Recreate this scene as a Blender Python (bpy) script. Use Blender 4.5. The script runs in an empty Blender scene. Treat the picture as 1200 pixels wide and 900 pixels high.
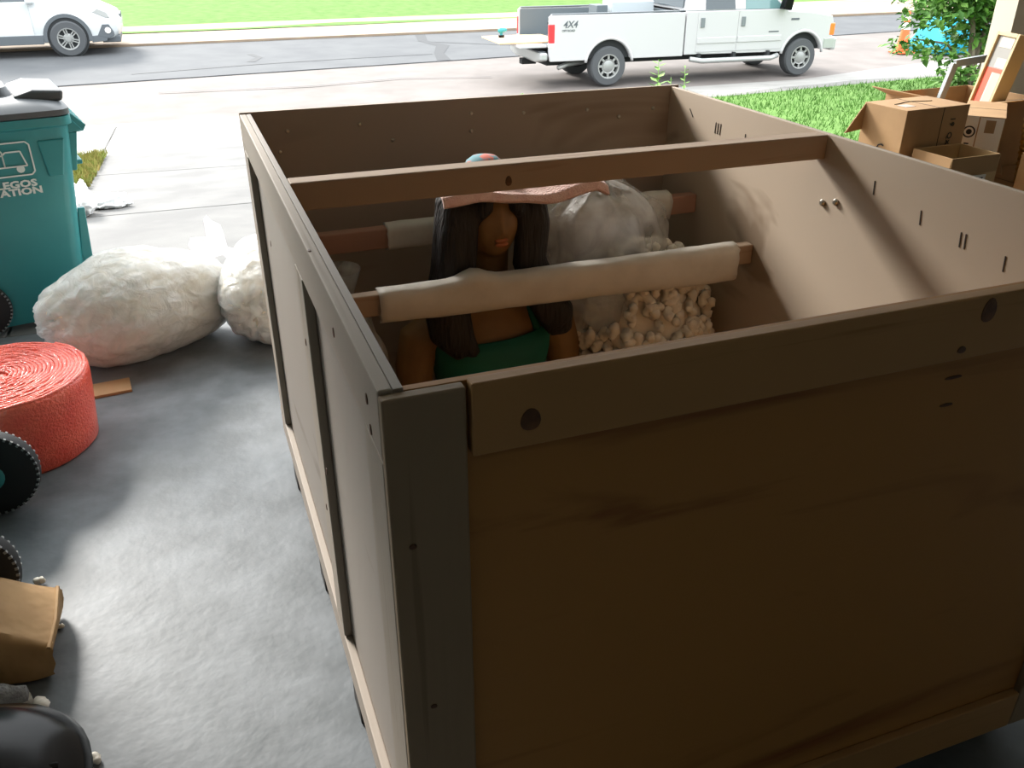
import bpy, bmesh, math, random
from mathutils import Vector, Matrix, noise
R = math.radians
PI = math.pi
random.seed(7)
scene = bpy.context.scene
COL = scene.collection

# ------------------------------------------------------------------ camera
cam_d = bpy.data.cameras.new('camera')
cam_d.sensor_fit = 'HORIZONTAL'
cam_d.sensor_width = 36.0
cam_d.lens = 36.0 * 1010.6 / 1200.0
cam_d.clip_start = 0.02
cam_d.clip_end = 400
cam = bpy.data.objects.new('camera', cam_d)
COL.objects.link(cam)
cam.location = (-0.1955, -0.904, 1.69)
cam.rotation_euler = (PI / 2 - 0.4865, 0, -0.3581)
scene.camera = cam

# ------------------------------------------------------------------ light: overcast sky, hazy sun
world = bpy.data.worlds.new('world')
scene.world = world
world.use_nodes = True
wn, wl = world.node_tree.nodes, world.node_tree.links
wn.clear()
w_out = wn.new('ShaderNodeOutputWorld')
w_bg = wn.new('ShaderNodeBackground')
w_tc = wn.new('ShaderNodeTexCoord')
w_sep = wn.new('ShaderNodeSeparateXYZ')
w_ramp = wn.new('ShaderNodeMapRange')          # CIE overcast sky: (1 + 2 sin e) / 3
w_ramp.inputs['From Min'].default_value = 0.0
w_ramp.inputs['From Max'].default_value = 1.0
w_ramp.inputs['To Min'].default_value = 0.38
w_ramp.inputs['To Max'].default_value = 1.0
w_mul = wn.new('ShaderNodeMath')
w_mul.operation = 'MULTIPLY'
SKY = 2.4
w_mul.inputs[1].default_value = SKY
w_bg.inputs['Color'].default_value = (0.93, 0.97, 1.0, 1)
wl.new(w_tc.outputs['Generated'], w_sep.inputs[0])
wl.new(w_sep.outputs['Z'], w_ramp.inputs['Value'])
wl.new(w_ramp.outputs[0], w_mul.inputs[0])
wl.new(w_mul.outputs[0], w_bg.inputs['Strength'])
wl.new(w_bg.outputs[0], w_out.inputs['Surface'])

sun_d = bpy.data.lights.new('hazy_sun', 'SUN')
sun_d.energy = 3.3
sun_d.angle = R(15)
sun_d.color = (1.0, 0.96, 0.9)
sun = bpy.data.objects.new('hazy_sun', sun_d)
COL.objects.link(sun)
# direction the light travels: from the street side, from above
SUN_EL, SUN_AZ = R(29.5), R(109)      # azimuth of the sun measured from +X
sd = Vector((-math.cos(SUN_EL) * math.cos(SUN_AZ), -math.cos(SUN_EL) * math.sin(SUN_AZ), -math.sin(SUN_EL)))
sun.rotation_euler = sd.to_track_quat('-Z', 'Y').to_euler()

scene.view_settings.view_transform = 'Standard'
scene.view_settings.look = 'None'
scene.view_settings.gamma = 1.0
scene.view_settings.use_curve_mapping = False
scene.view_settings.exposure = 1.2

# ------------------------------------------------------------------ helpers
def lin(h):
    h = h.lstrip('#')
    o = []
    for i in (0, 2, 4):
        c = int(h[i:i + 2], 16) / 255
        o.append(c / 12.92 if c <= 0.04045 else ((c + 0.055) / 1.055) ** 2.4)
    return (*o, 1)

MATS = {}
def mat(name, col, rough=0.6, col2=None, scale=8.0, detail=4, metal=0.0, bump=0.0, bscale=60.0, stretch=(1, 1, 1),
        spec=0.5, lo=0.35, hi=0.65, trans=0.0, alpha=1.0, emis=None, coat=0.0, sheen=0.0, kind='noise', bdist=0.01):
    if name in MATS:
        return MATS[name]
    m = bpy.data.materials.new(name)
    m.use_nodes = True
    n, l = m.node_tree.nodes, m.node_tree.links
    b = n['Principled BSDF']
    b.inputs['Roughness'].default_value = rough
    b.inputs['Metallic'].default_value = metal
    b.inputs['Specular IOR Level'].default_value = spec
    b.inputs['Transmission Weight'].default_value = trans
    b.inputs['Alpha'].default_value = alpha
    b.inputs['Coat Weight'].default_value = coat
    b.inputs['Sheen Weight'].default_value = sheen
    c1 = lin(col)
    b.inputs['Base Color'].default_value = c1
    if emis:
        b.inputs['Emission Color'].default_value = c1
        b.inputs['Emission Strength'].default_value = emis
    if col2 or bump:
        tc = n.new('ShaderNodeTexCoord')
        mp = n.new('ShaderNodeMapping')
        mp.inputs['Scale'].default_value = stretch
        l.new(tc.outputs['Object'], mp.inputs[0])
    if col2:
        if kind == 'noise':
            t = n.new('ShaderNodeTexNoise')
            t.inputs['Scale'].default_value = scale
            t.inputs['Detail'].default_value = detail
            fac = t.outputs['Fac']
        elif kind == 'grain':
            t = n.new('ShaderNodeTexNoise')
            t.inputs['Scale'].default_value = scale
            t.inputs['Detail'].default_value = detail
            t.inputs['Distortion'].default_value = 1.6
            w = n.new('ShaderNodeMath'); w.operation = 'MULTIPLY'; w.inputs[1].default_value = 9.0
            s = n.new('ShaderNodeMath'); s.operation = 'SINE'
            l.new(t.outputs['Fac'], w.inputs[0]); l.new(w.outputs[0], s.inputs[0])
            a = n.new('ShaderNodeMath'); a.operation = 'MULTIPLY_ADD'; a.inputs[1].default_value = 0.5; a.inputs[2].default_value = 0.5
            l.new(s.outputs[0], a.inputs[0])
            fac = a.outputs[0]
        else:
            t = n.new('ShaderNodeTexVoronoi')
            t.inputs['Scale'].default_value = scale
            fac = t.outputs['Distance']
        l.new(mp.outputs[0], t.inputs['Vector'])
        r = n.new('ShaderNodeValToRGB')
        r.color_ramp.elements[0].position = lo
        r.color_ramp.elements[1].position = hi
        r.color_ramp.elements[0].color = c1
        r.color_ramp.elements[1].color = lin(col2)
        l.new(fac, r.inputs[0])
        l.new(r.outputs[0], b.inputs['Base Color'])
    if bump:
        t2 = n.new('ShaderNodeTexNoise') if kind != 'bubble' else n.new('ShaderNodeTexVoronoi')
        t2.inputs['Scale'].default_value = bscale
        bp = n.new('ShaderNodeBump')
        bp.inputs['Strength'].default_value = bump
        bp.inputs['Distance'].default_value = bdist
        l.new(mp.outputs[0], t2.inputs['Vector'])
        l.new(t2.outputs[0], bp.inputs['Height'])
        l.new(bp.outputs[0], b.inputs['Normal'])
    MATS[name] = m
    return m

def film_mat(name, col, opacity, rough=0.25, bscale=14.0, bump=0.8):
    """thin plastic film: part clear, part milky white with a glossy wrinkled surface"""
    m = bpy.data.materials.new(name)
    m.use_nodes = True
    n, l = m.node_tree.nodes, m.node_tree.links
    b = n['Principled BSDF']
    b.inputs['Base Color'].default_value = lin(col)
    b.inputs['Roughness'].default_value = rough
    tr = n.new('ShaderNodeBsdfTransparent')
    mx = n.new('ShaderNodeMixShader')
    tl = n.new('ShaderNodeBsdfTranslucent'); tl.inputs['Color'].default_value = lin(col)
    m2 = n.new('ShaderNodeMixShader'); m2.inputs[0].default_value = 0.4
    l.new(b.outputs[0], m2.inputs[1]); l.new(tl.outputs[0], m2.inputs[2])
    tc = n.new('ShaderNodeTexCoord')
    t = n.new('ShaderNodeTexNoise'); t.inputs['Scale'].default_value = 6.0; t.inputs['Detail'].default_value = 5
    t.inputs['Distortion'].default_value = 1.0
    mr = n.new('ShaderNodeMapRange')
    mr.inputs['From Min'].default_value = 0.35; mr.inputs['From Max'].default_value = 0.65
    mr.inputs['To Min'].default_value = max(0.0, opacity - 0.18); mr.inputs['To Max'].default_value = min(1.0, opacity + 0.18)
    l.new(tc.outputs['Object'], t.inputs['Vector']); l.new(t.outputs['Fac'], mr.inputs['Value'])
    t2 = n.new('ShaderNodeTexNoise'); t2.inputs['Scale'].default_value = bscale; t2.inputs['Detail'].default_value = 6
    t2.inputs['Distortion'].default_value = 0.7
    bp = n.new('ShaderNodeBump'); bp.inputs['Strength'].default_value = bump; bp.inputs['Distance'].default_value = 0.03
    l.new(tc.outputs['Object'], t2.inputs['Vector']); l.new(t2.outputs['Fac'], bp.inputs['Height']); l.new(bp.outputs[0], b.inputs['Normal'])
    l.new(mr.outputs[0], mx.inputs[0]); l.new(tr.outputs[0], mx.inputs[1]); l.new(m2.outputs[0], mx.inputs[2])
    l.new(mx.outputs[0], n['Material Output'].inputs['Surface'])
    MATS[name] = m
    return m

class MB:
    def __init__(s):
        s.v, s.f = [], []
    def add(s, vs, fs):
        o = len(s.v)
        s.v += [tuple(v) for v in vs]
        s.f += [tuple(i + o for i in f) for f in fs]
        return s
    def box(s, x0, x1, y0, y1, z0, z1, M=None):
        vs = [Vector(p) for p in ((x0, y0, z0), (x1, y0, z0), (x1, y1, z0), (x0, y1, z0), (x0, y0, z1), (x1, y0, z1), (x1, y1, z1), (x0, y1, z1))]
        if M is not None:
            vs = [M @ v for v in vs]
        return s.add(vs, [(3, 2, 1, 0), (4, 5, 6, 7), (0, 1, 5, 4), (1, 2, 6, 5), (2, 3, 7, 6), (3, 0, 4, 7)])
    def prism(s, pts, axis, a, b):
        """polygon in the plane across `axis`, extruded from a to b (pts anticlockwise seen from +axis)"""
        n = len(pts)
        def P(p, t):
            return (t, p[0], p[1]) if axis == 'x' else ((p[0], t, p[1]) if axis == 'y' else (p[0], p[1], t))
        vs = [P(p, a) for p in pts] + [P(p, b) for p in pts]
        fs = [tuple(range(n)), tuple(reversed(range(n, 2 * n)))] + [(i, i + n, (i + 1) % n + n, (i + 1) % n) for i in range(n)]
        return s.add(vs, fs)
    def loft(s, rings, cap=True, closed=True):
        n = len(rings[0])
        vs = [v for r in rings for v in r]
        fs = []
        for k in range(len(rings) - 1):
            for i in range(n if closed else n - 1):
                j = (i + 1) % n
                fs.append((k * n + i, k * n + j, (k + 1) * n + j, (k + 1) * n + i))
        if cap and closed:
            fs.append(tuple(reversed(range(n))))
            fs.append(tuple(range((len(rings) - 1) * n, len(rings) * n)))
        return s.add(vs, fs)
    def tube(s, path, r, n=8, cap=True):
        path = [Vector(p) for p in path]
        rs = r if isinstance(r, (list, tuple)) else [r] * len(path)
        rings = []
        d0 = (path[1] - path[0]).normalized()
        u = d0.orthogonal().normalized()
        for k, p in enumerate(path):
            d = (path[min(k + 1, len(path) - 1)] - path[max(k - 1, 0)]).normalized()
            u = (u - d * u.dot(d))
            u = u.normalized() if u.length > 1e-6 else d.orthogonal().normalized()
            w = d.cross(u)
            rings.append([p + (u * math.cos(2 * PI * i / n) + w * math.sin(2 * PI * i / n)) * rs[k] for i in range(n)])
        return s.loft(rings, cap)
    def lathe(s, prof, n=24, axis='z', c=(0, 0, 0)):
        """prof: (radius, along) pairs"""
        c = Vector(c)
        rings = []
        for r, t in prof:
            ring = []
            for i in range(n):
                a = 2 * PI * i / n
                p = (r * math.cos(a), r * math.sin(a), t)
                if axis == 'y':
                    p = (r * math.cos(a), t, -r * math.sin(a))
                elif axis == 'x':
                    p = (t, r * math.cos(a), r * math.sin(a))
                ring.append(c + Vector(p))
            rings.append(ring)
        if prof[0][0] > 0.012 and prof[-1][0] > 0.012:      # an open ring: close the profile on itself
            return s.loft(rings + [rings[0]], cap=False)
        return s.loft(rings)
    def grid(s, nx, ny, fn):
        vs = [fn(i / nx, j / ny) for j in range(ny + 1) for i in range(nx + 1)]
        fs = [(j * (nx + 1) + i, j * (nx + 1) + i + 1, (j + 1) * (nx + 1) + i + 1, (j + 1) * (nx + 1) + i) for j in range(ny) for i in range(nx)]
        return s.add(vs, fs)
    def blob(s, c, rad, nu=32, nv=18, fn=None):
        """closed round body; fn(direction) -> radius factor"""
        c = Vector(c); rad = Vector(rad)
        rings = []
        for k in range(1, nv):
            ph = -PI / 2 + PI * k / nv
            ring = []
            for i in range(nu):
                a = 2 * PI * i / nu
                d = Vector((math.cos(ph) * math.cos(a), math.cos(ph) * math.sin(a), math.sin(ph)))
                g = fn(d) if fn else 1.0
                ring.append(c + Vector((d.x * rad.x, d.y * rad.y, d.z * rad.z)) * g)
            rings.append(ring)
        return s.loft(rings)
    def mesh(s, name):
        me = bpy.data.meshes.new(name)
        me.from_pydata([tuple(v) for v in s.v], [], s.f)
        bm = bmesh.new(); bm.from_mesh(me)
        bmesh.ops.recalc_face_normals(bm, faces=bm.faces)
        bm.to_mesh(me); bm.free()
        return me
    def build(s, name, m, parent=None, smooth=False, bevel=0.0, seg=2, sub=0, remesh=0.0, solid=0.0, auto=False):
        me = s.mesh(name)
        o = bpy.data.objects.new(name, me)
        COL.objects.link(o)
        me.materials.append(m)
        if parent:
            o.parent = parent
        if smooth:
            me.polygons.foreach_set('use_smooth', [True] * len(me.polygons))
        if remesh:
            md = o.modifiers.new('remesh', 'REMESH'); md.mode = 'VOXEL'; md.voxel_size = remesh; md.use_smooth_shade = True
            sm = o.modifiers.new('smooth', 'SMOOTH'); sm.iterations = 4
        if solid:
            md = o.modifiers.new('solid', 'SOLIDIFY'); md.thickness = solid; md.offset = 0
        if bevel:
            md = o.modifiers.new('bevel', 'BEVEL'); md.width = bevel; md.segments = seg; md.limit_method = 'ANGLE'; md.angle_limit = R(35)
            md.harden_normals = False
        if sub:
            md = o.modifiers.new('sub', 'SUBSURF'); md.levels = sub; md.render_levels = sub
        if auto:
            md = o.modifiers.new('wn', 'EDGE_SPLIT'); md.split_angle = R(35)
        return o

def box(name, m, dims, parent=None, bevel=0.0, M=None):
    b = MB().box(*dims, M=M)
    return b.build(name, m, parent, bevel=bevel)

def thing(name, label, cat, loc=(0, 0, 0), rotz=0.0, group=None):
    o = bpy.data.objects.new(name, None)
    o.empty_display_size = 0.1
    COL.objects.link(o)
    o.location = loc
    o.rotation_euler = (0, 0, rotz)
    return tag(o, label, cat, group)

def tag(o, label, cat, group=None, kind=None):
    o['label'] = label
    o['category'] = cat
    if group: o['group'] = group
    if kind: o['kind'] = kind
    return o

def struct(o, label=None):
    o['kind'] = 'structure'
    if label: o['label'] = label
    return o

def dup(o, parent=None):
    c = o.copy()
    COL.objects.link(c)
    c.parent = parent
    for ch in list(o.children):
        dup(ch, c)
    return c

def text_mesh(name, s, size, m, parent, M, bold=0.0, ext=0.0015, space=1.0):
    cu = bpy.data.curves.new(name, 'FONT')
    cu.body = s; cu.size = size; cu.extrude = ext; cu.offset = bold; cu.align_x = 'LEFT'; cu.resolution_u = 2
    cu.space_character = space
    t = bpy.data.objects.new(name, cu)
    COL.objects.link(t)
    bpy.context.view_layer.update()
    dg = bpy.context.evaluated_depsgraph_get()
    me = bpy.data.meshes.new_from_object(t.evaluated_get(dg))
    bpy.data.objects.remove(t)
    me.transform(M)
    me.materials.clear(); me.materials.append(m)
    o = bpy.data.objects.new(name, me)
    COL.objects.link(o)
    if parent: o.parent = parent
    return o

def nz(x, y, z, s=1.0):
    return noise.noise(Vector((x * s, y * s, z * s)))

def frame(ox, ux, uy, uz):
    """matrix from origin and three axis vectors"""
    return Matrix(((ux[0], uy[0], uz[0], ox[0]), (ux[1], uy[1], uz[1], ox[1]), (ux[2], uy[2], uz[2], ox[2]), (0, 0, 0, 1)))

# ------------------------------------------------------------------ materials
M_floor = mat('painted_concrete', '#757a7e', 0.5, '#5f6467', scale=6, detail=12, bump=0.12, bscale=30, lo=0.35, hi=0.62, spec=0.3)
M_drive = mat('driveway_concrete', '#656462', 0.85, '#575655', scale=2.2, detail=9, bump=0.15, bscale=90)
M_walk = mat('pale_concrete', '#8b8985', 0.85, '#7e7c78', scale=2.0, detail=9, bump=0.1, bscale=90)
M_joint = mat('joint_dirt', '#6d6b68', 0.95)
M_street = mat('pinkish_concrete_street', '#716a66', 0.9, '#655f5b', scale=1.5, detail=9)
M_asphalt = mat('grey_asphalt', '#4e5052', 0.9, '#45474a', scale=1.2, detail=9)
M_seal = mat('crack_sealant', '#333538', 0.8)
M_gutter = mat('warm_gutter_concrete', '#93826f', 0.9, '#847463', scale=1.5, detail=8)
M_lawn = mat('lawn_green', '#5f7c42', 0.95, '#4c6933', scale=3.0, detail=9, bump=0.6, bscale=60, lo=0.3, hi=0.7, spec=0.1)
M_blade = mat('grass_blade', '#5c8240', 0.8, '#486c30', scale=3, spec=0.1)
M_dry = mat('dry_grass', '#8a7a48', 0.9, '#6a7a38', scale=9, spec=0.1)
M_wall = mat('garage_drywall', '#c4bfb5', 0.9)
M_ceil = mat('ceiling_drywall', '#cbc7be', 0.9)
M_jamb = mat('beige_trim', '#d3c9b4', 0.7)
GR = dict(kind='grain', detail=3, bump=0.12, bscale=40, bdist=0.004)
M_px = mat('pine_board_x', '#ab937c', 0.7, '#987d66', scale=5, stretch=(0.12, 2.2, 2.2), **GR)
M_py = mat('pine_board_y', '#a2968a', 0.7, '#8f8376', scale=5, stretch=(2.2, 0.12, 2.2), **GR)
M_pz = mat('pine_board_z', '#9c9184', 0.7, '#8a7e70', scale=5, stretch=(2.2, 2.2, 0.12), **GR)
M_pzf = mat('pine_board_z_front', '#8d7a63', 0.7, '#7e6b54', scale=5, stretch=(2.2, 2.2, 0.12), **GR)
M_rail = mat('amber_pine_rail', '#a98152', 0.65, '#946b3c', scale=5, stretch=(0.12, 2.2, 2.2), **GR)
M_ply_in = mat('birch_plywood', '#bba995', 0.6, '#998570', scale=1.7, stretch=(1, 0.6, 1.5), kind='grain', detail=3)
M_ply_far = mat('birch_plywood_far', '#b09d8c', 0.65, '#a08c7b', scale=1.8, stretch=(0.5, 1, 1.5), kind='grain', detail=3)
M_ply_fr = mat('fir_plywood', '#a8783f', 0.65, '#743f1b', scale=2.0, stretch=(0.4, 1, 2.4), kind='grain', detail=4, lo=0.2, hi=0.95)
M_ply_side = mat('grey_plywood', '#968d84', 0.65, '#857b71', scale=2.0, stretch=(1, 0.5, 1.4), kind='grain', detail=3)
M_knot = mat('pine_knot', '#4a2f1d', 0.6, '#6a462b', scale=40)
M_skid = mat('dark_skid', '#2d2a28', 0.8)
M_steel = mat('zinc_screw', '#b9b4aa', 0.3, metal=0.9)
M_dark = mat('dark_slot', '#33281f', 0.8)
M_foam = mat('white_foam_wrap', '#ded8ce', 0.55, '#d2ccc2', scale=12, bump=0.15, bscale=30)
M_pinkbar = mat('pink_board', '#b58a75', 0.7, '#a67a66', scale=6, stretch=(0.2, 2, 2))
M_skin = mat('brown_painted_clay', '#8f6d42', 0.55, '#7c5c36', scale=8, bump=0.05)
M_lip = mat('painted_lips', '#a8623a', 0.5)
M_hair = mat('black_hair', '#231d1d', 0.6, '#17130f', scale=20, stretch=(6, 6, 0.6), bump=0.6, bscale=18, bdist=0.02)
M_teal = mat('teal_cloth', '#0d6a58', 0.7, '#0a5c4d', scale=9)
M_towel = mat('pink_towel', '#e9c3b8', 0.95, '#dfb0a6', scale=40, bump=0.6, bscale=200, sheen=0.4)
M_hat = mat('woven_headdress', '#c86a58', 0.8, '#5d8f9a', scale=30, lo=0.45, hi=0.55)
M_peanut = mat('foam_peanut', '#efe8dc', 0.75, '#e2d9ca', scale=30)
M_film = film_mat('clear_film', '#e4e0da', 0.42)
M_bagfill_ss = 0.7
M_bagfilm = film_mat('milky_film', '#f2f4f6', 0.60, rough=0.14, bscale=16, bump=1.0)
M_bagfill = mat('bag_filling', '#f7f1e4', 0.8, '#ebe2d0', scale=18, detail=3, bump=1.0, bscale=28, kind='bubble', bdist=0.03)
_b = M_bagfill.node_tree.nodes['Principled BSDF']     # foam scatters light through the bag
_b.inputs['Subsurface Weight'].default_value = M_bagfill_ss
_b.inputs['Subsurface Radius'].default_value = (1.0, 0.95, 0.85)
_b.inputs['Subsurface Scale'].default_value = 0.2
M_red = mat('red_bubble_wrap', '#fb6a52', 0.32, '#f45946', scale=14, bump=0.55, bscale=110, kind='noise', bdist=0.012, coat=0.3)
M_cart = mat('teal_plastic', '#348f92', 0.38, '#2c8589', scale=2.5)
M_lid = mat('grey_lid_plastic', '#4d5256', 0.42)
M_black = mat('black_plastic', '#0a0a0b', 0.22, spec=0.14)
M_rub = mat('black_rubber', '#1b1b1c', 0.7)
M_stud = mat('grey_stud', '#8b8d8d', 0.6)
M_white_ink = mat('white_ink', '#dfe9e6', 0.6)
M_card = mat('cardboard', '#b8946a', 0.8, '#ab8760', scale=6)
M_card_in = mat('cardboard_inside', '#a5835c', 0.85)
M_card_lt = mat('pale_cardboard', '#c9a97c', 0.8, '#bd9c70', scale=6)
M_tape = mat('brown_tape', '#a08260', 0.3)
M_label = mat('paper_label', '#ece9e2', 0.6)
M_ink = mat('black_ink', '#2a241d', 0.6)
M_kraft = mat('kraft_paper', '#b18c5c', 0.75, '#a37e50', scale=10, bump=0.3, bscale=15, bdist=0.02)
M_alu = mat('aluminium', '#9aa0a0', 0.4, metal=0.7)
M_wframe = mat('maple_frame', '#c9ae82', 0.6)
M_print_r = mat('red_print', '#d8553a', 0.6)
M_print_p = mat('pink_print', '#e9a59a', 0.6)
M_print_w = mat('cream_print', '#cfc6b0', 0.6)
M_print_g = mat('grey_print', '#8f8d88', 0.6)
M_basket = mat('yellow_wicker', '#c9a04e', 0.7)
M_leaf = mat('green_leaf', '#557f33', 0.6, '#2f5720', scale=2.5, spec=0.3)
M_leaf2 = mat('pale_leaf', '#7a9f50', 0.6, '#5c8a3a', scale=3, spec=0.3)
M_bark = mat('grey_bark', '#7b6f61', 0.9, '#5f564a', scale=12, stretch=(4, 4, 0.6))
M_flower = mat('white_flower', '#f4f4ee', 0.7)
M_cone = mat('orange_cone', '#f06a35', 0.5)
M_coneW = mat('cone_reflector', '#e9e6e0', 0.4)
M_tarp = mat('cyan_tarp', '#1098b8', 0.8, '#0d8aa8', scale=4)
M_paint = mat('white_car_paint', '#c3c8ca', 0.25, coat=0.6)
M_paint2 = mat('silver_white_paint', '#bbbbbd', 0.28, coat=0.6)
M_clad = mat('grey_cladding', '#565c61', 0.6)
M_glass = mat('dark_car_glass', '#39444a', 0.08, spec=0.8)
M_glass2 = mat('greenish_car_glass', '#5f7f80', 0.08, spec=0.8)
M_tire = mat('tire_rubber', '#4c4f52', 0.8)
M_rim = mat('alloy_rim', '#9a9c9b', 0.4, metal=0.4)
M_chrome = mat('chrome', '#b5b8b8', 0.35, metal=0.5)
M_liner = mat('bed_liner', '#5d666b', 0.7)
M_well = mat('wheel_well', '#2b2e30', 0.9)
M_tail = mat('red_lens', '#d8323a', 0.3)
M_amber = mat('amber_lens', '#ef7a2e', 0.3)
M_handle = mat('grey_handle', '#70777a', 0.5)
M_board = mat('tan_board', '#d9b48c', 0.75)
M_drill = mat('teal_tool', '#2a8f97', 0.5)
M_shoe = mat('grey_knit', '#a9abac', 0.8, '#8c8e90', scale=90, bump=0.5, bscale=160)

# ------------------------------------------------------------------ setting
T = 1.2075                        # height of the crate's top edge
YD = 3.35                         # plane of the garage door
SL = -0.1                         # fall of the driveway
def gz(y):
    return SL * max(0.0, y - YD)
def sz(y):
    return -1.1 + 0.02 * (y - 14.3)

def slab(mb, pts, zf, th=0.12):
    """paving slab with an arbitrary outline following the ground height zf(x, y)"""
    n = len(pts)
    top = [(x, y, zf(x, y)) for x, y in pts]
    bot = [(x, y, zf(x, y) - th) for x, y in pts]
    mb.add(top + bot, [tuple(range(n)), tuple(reversed(range(n, 2 * n)))] + [(i, i + n, (i + 1) % n + n, (i + 1) % n) for i in range(n)])
    return mb

fl = struct(MB().box(-3.2, 6.2, -4.2, YD, -0.15, 0).build('floor', M_floor))
def wallbox(name, dims, m=M_wall):
    return struct(MB().box(*dims).build(name, m))
wallbox('wall_left', (-3.35, -3.2, -4.2, YD, 0, 3.05))
wallbox('wall_right', (6.2, 6.35, -4.2, YD, 0, 3.05))
wallbox('wall_back', (-3.35, 6.35, -4.35, -4.2, 0, 3.05))
wallbox('ceiling', (-3.35, 6.35, -4.35, YD, 2.9, 3.05), M_ceil)
HEAD = 2.78
wallbox('wall_front_header', (-3.35, 6.35, YD, YD + 0.16, HEAD, 3.05), M_jamb)
wallbox('wall_front_left', (-3.35, -2.9, YD, YD + 0.16, 0, HEAD), M_jamb)
wallbox('wall_front_right', (4.665, 6.35, YD, YD + 0.16, 0, HEAD), M_jamb)

zg = lambda x, y: gz(y)
drive = struct(slab(MB(), [(-3.2, YD), (4.95, YD), (4.95, 10.6), (-1.12, 10.6), (-1.12, 6.37), (-3.2, 6.37)], lambda x, y: gz(y) - 0.012).build('driveway', M_joint))
ys = [(YD + 0.01, 6.34, 6.22), (6.36, 8.72, 8.45), (8.75, 10.62, 10.55)]
rows = [((YD + 0.008, YD + 0.008), (6.38, 6.14)), ((6.40, 6.16), (8.80, 8.20)), ((8.82, 8.22), (10.66, 10.40))]
def lerp(a, b, t): return a + (b - a) * t
for (a0, a1), (b0, b1) in rows:
    for xa, xb in ((-1.12, 1.90), (1.915, 4.95)):
        ta, tb = (xa + 1.12) / 6.07, (xb + 1.12) / 6.07
        slab(MB(), [(xa, lerp(a0, a1, ta)), (xb, lerp(a0, a1, tb)), (xb, lerp(b0, b1, tb)), (xa, lerp(b0, b1, ta))], zg).build('slab', M_drive, drive, bevel=0.008)
slab(MB(), [(-3.2, YD + 0.008), (-1.135, YD + 0.008), (-1.135, 6.37), (-3.2, 6.37)], zg).build('slab', M_drive, drive, bevel=0.008)
CURB = lambda x: 14.36 if x < 12 else 14.36 + (x - 12) * 0.26
walk = struct(slab(MB(), [(-14, 10.7), (5.0, 10.45), (5.0, 11.9), (9, 12.22), (14, 13.1), (30, 15.6), (30, CURB(30)), (12, 14.36), (-14, 14.36)],
                   lambda x, y: max(gz(y), -1.075) - 0.015).build('sidewalk', M_joint))
zw = lambda x, y: max(gz(y), -1.06)
def walk_in(x):
    pts = [(-14, 10.72), (4.98, 10.47), (5.0, 11.9), (9, 12.24), (14, 13.12), (30, 15.62)]
    for (xa, ya), (xb, yb) in zip(pts, pts[1:]):
        if xa <= x <= xb: return lerp(ya, yb, (x - xa) / (xb - xa))
    return 11.9
xs = [-13, -9, -5, -1.15, 2.0, 4.96]
for xa, xb in zip(xs, xs[1:]):
    slab(MB(), [(xa + 0.012, walk_in(xa)), (xb - 0.012, walk_in(xb)), (xb - 0.012, 14.22), (xa + 0.012, 14.22)], zw).build('slab', M_walk, walk, bevel=0.01)
xs = [5.02 + 1.9 * i for i in range(11)]
for xa, xb in zip(xs, xs[1:]):
    slab(MB(), [(xa + 0.012, walk_in(xa + .02)), (xb - 0.012, walk_in(xb)), (xb - 0.012, CURB(xb) - 0.16), (xa + 0.012, CURB(xa) - 0.16)], zw).build('slab', M_walk, walk, bevel=0.01)
# kerb stones
kb = struct(slab(MB(), [(-14, 14.2), (12, 14.2), (30, CURB(30) - 0.16), (30, CURB(30) + 0.3), (12, 14.62), (-14, 14.62)], lambda x, y: -1.068 if y < CURB(x) else -1.096, 0.2).build('trim_1', M_walk), 'pale concrete kerb along the near side of the street')
kb['kind'] = 'structure'

ASN = lambda x: 18.75 + 0.09 * x
ASF = lambda x: 23.8 + 0.02 * x
GRS = lambda x: 25.75 + 0.06 * max(0, x)
st = struct(slab(MB(), [(-40, 14.5), (60, 14.5), (60, 27), (-40, 27)], lambda x, y: sz(y) - 0.02, 0.3).build('street', M_street))
asp = slab(MB(), [(-40, ASN(-40)), (60, ASN(60)), (60, ASF(60)), (-40, ASF(-40))], lambda x, y: sz(y), 0.02).build('asphalt_overlay', M_asphalt, st)
gut = slab(MB(), [(-40, ASF(-40)), (60, ASF(60)), (60, GRS(60)), (-40, GRS(-40))], lambda x, y: sz(y) + (0.02 if y < 24.9 else 0.1), 0.1).build('far_sidewalk', M_gutter, st)
def crack(path, w, name='crack_seal'):
    mb = MB()
    pts = [Vector((x, y, sz(y) + 0.004)) for x, y in path]
    L, Rr = [], []
    for k, p in enumerate(pts):
        d = (pts[min(k + 1, len(pts) - 1)] - pts[max(0, k - 1)]).normalized()
        q = Vector((-d.y, d.x, 0)) * w * (0.7 + 0.6 * random.random())
        L.append(p + q); Rr.append(p - q)
    mb.loft([L, Rr], cap=False, closed=False)
    return mb.build(name, M_seal, st)
crack([(6.35, 23.8), (6.1, 22.6), (6.35, 21.6), (5.9, 20.4), (5.7, 19.3)], 0.16)
crack([(6.2, 22.4), (7.5, 21.5), (8.6, 20.8), (9.4, 19.6)], 0.06)
crack([(1.5, 20.4), (1.75, 21.0), (1.6, 21.6)], 0.1)
crack([(-1.0, 19.5), (1.5, 20.0), (3.5, 20.2), (5.7, 20.3)], 0.05)
crack([(-0.5, 17.2), (2.3, 17.0), (4.2, 17.3), (6.0, 16.9)], 0.02)

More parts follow.
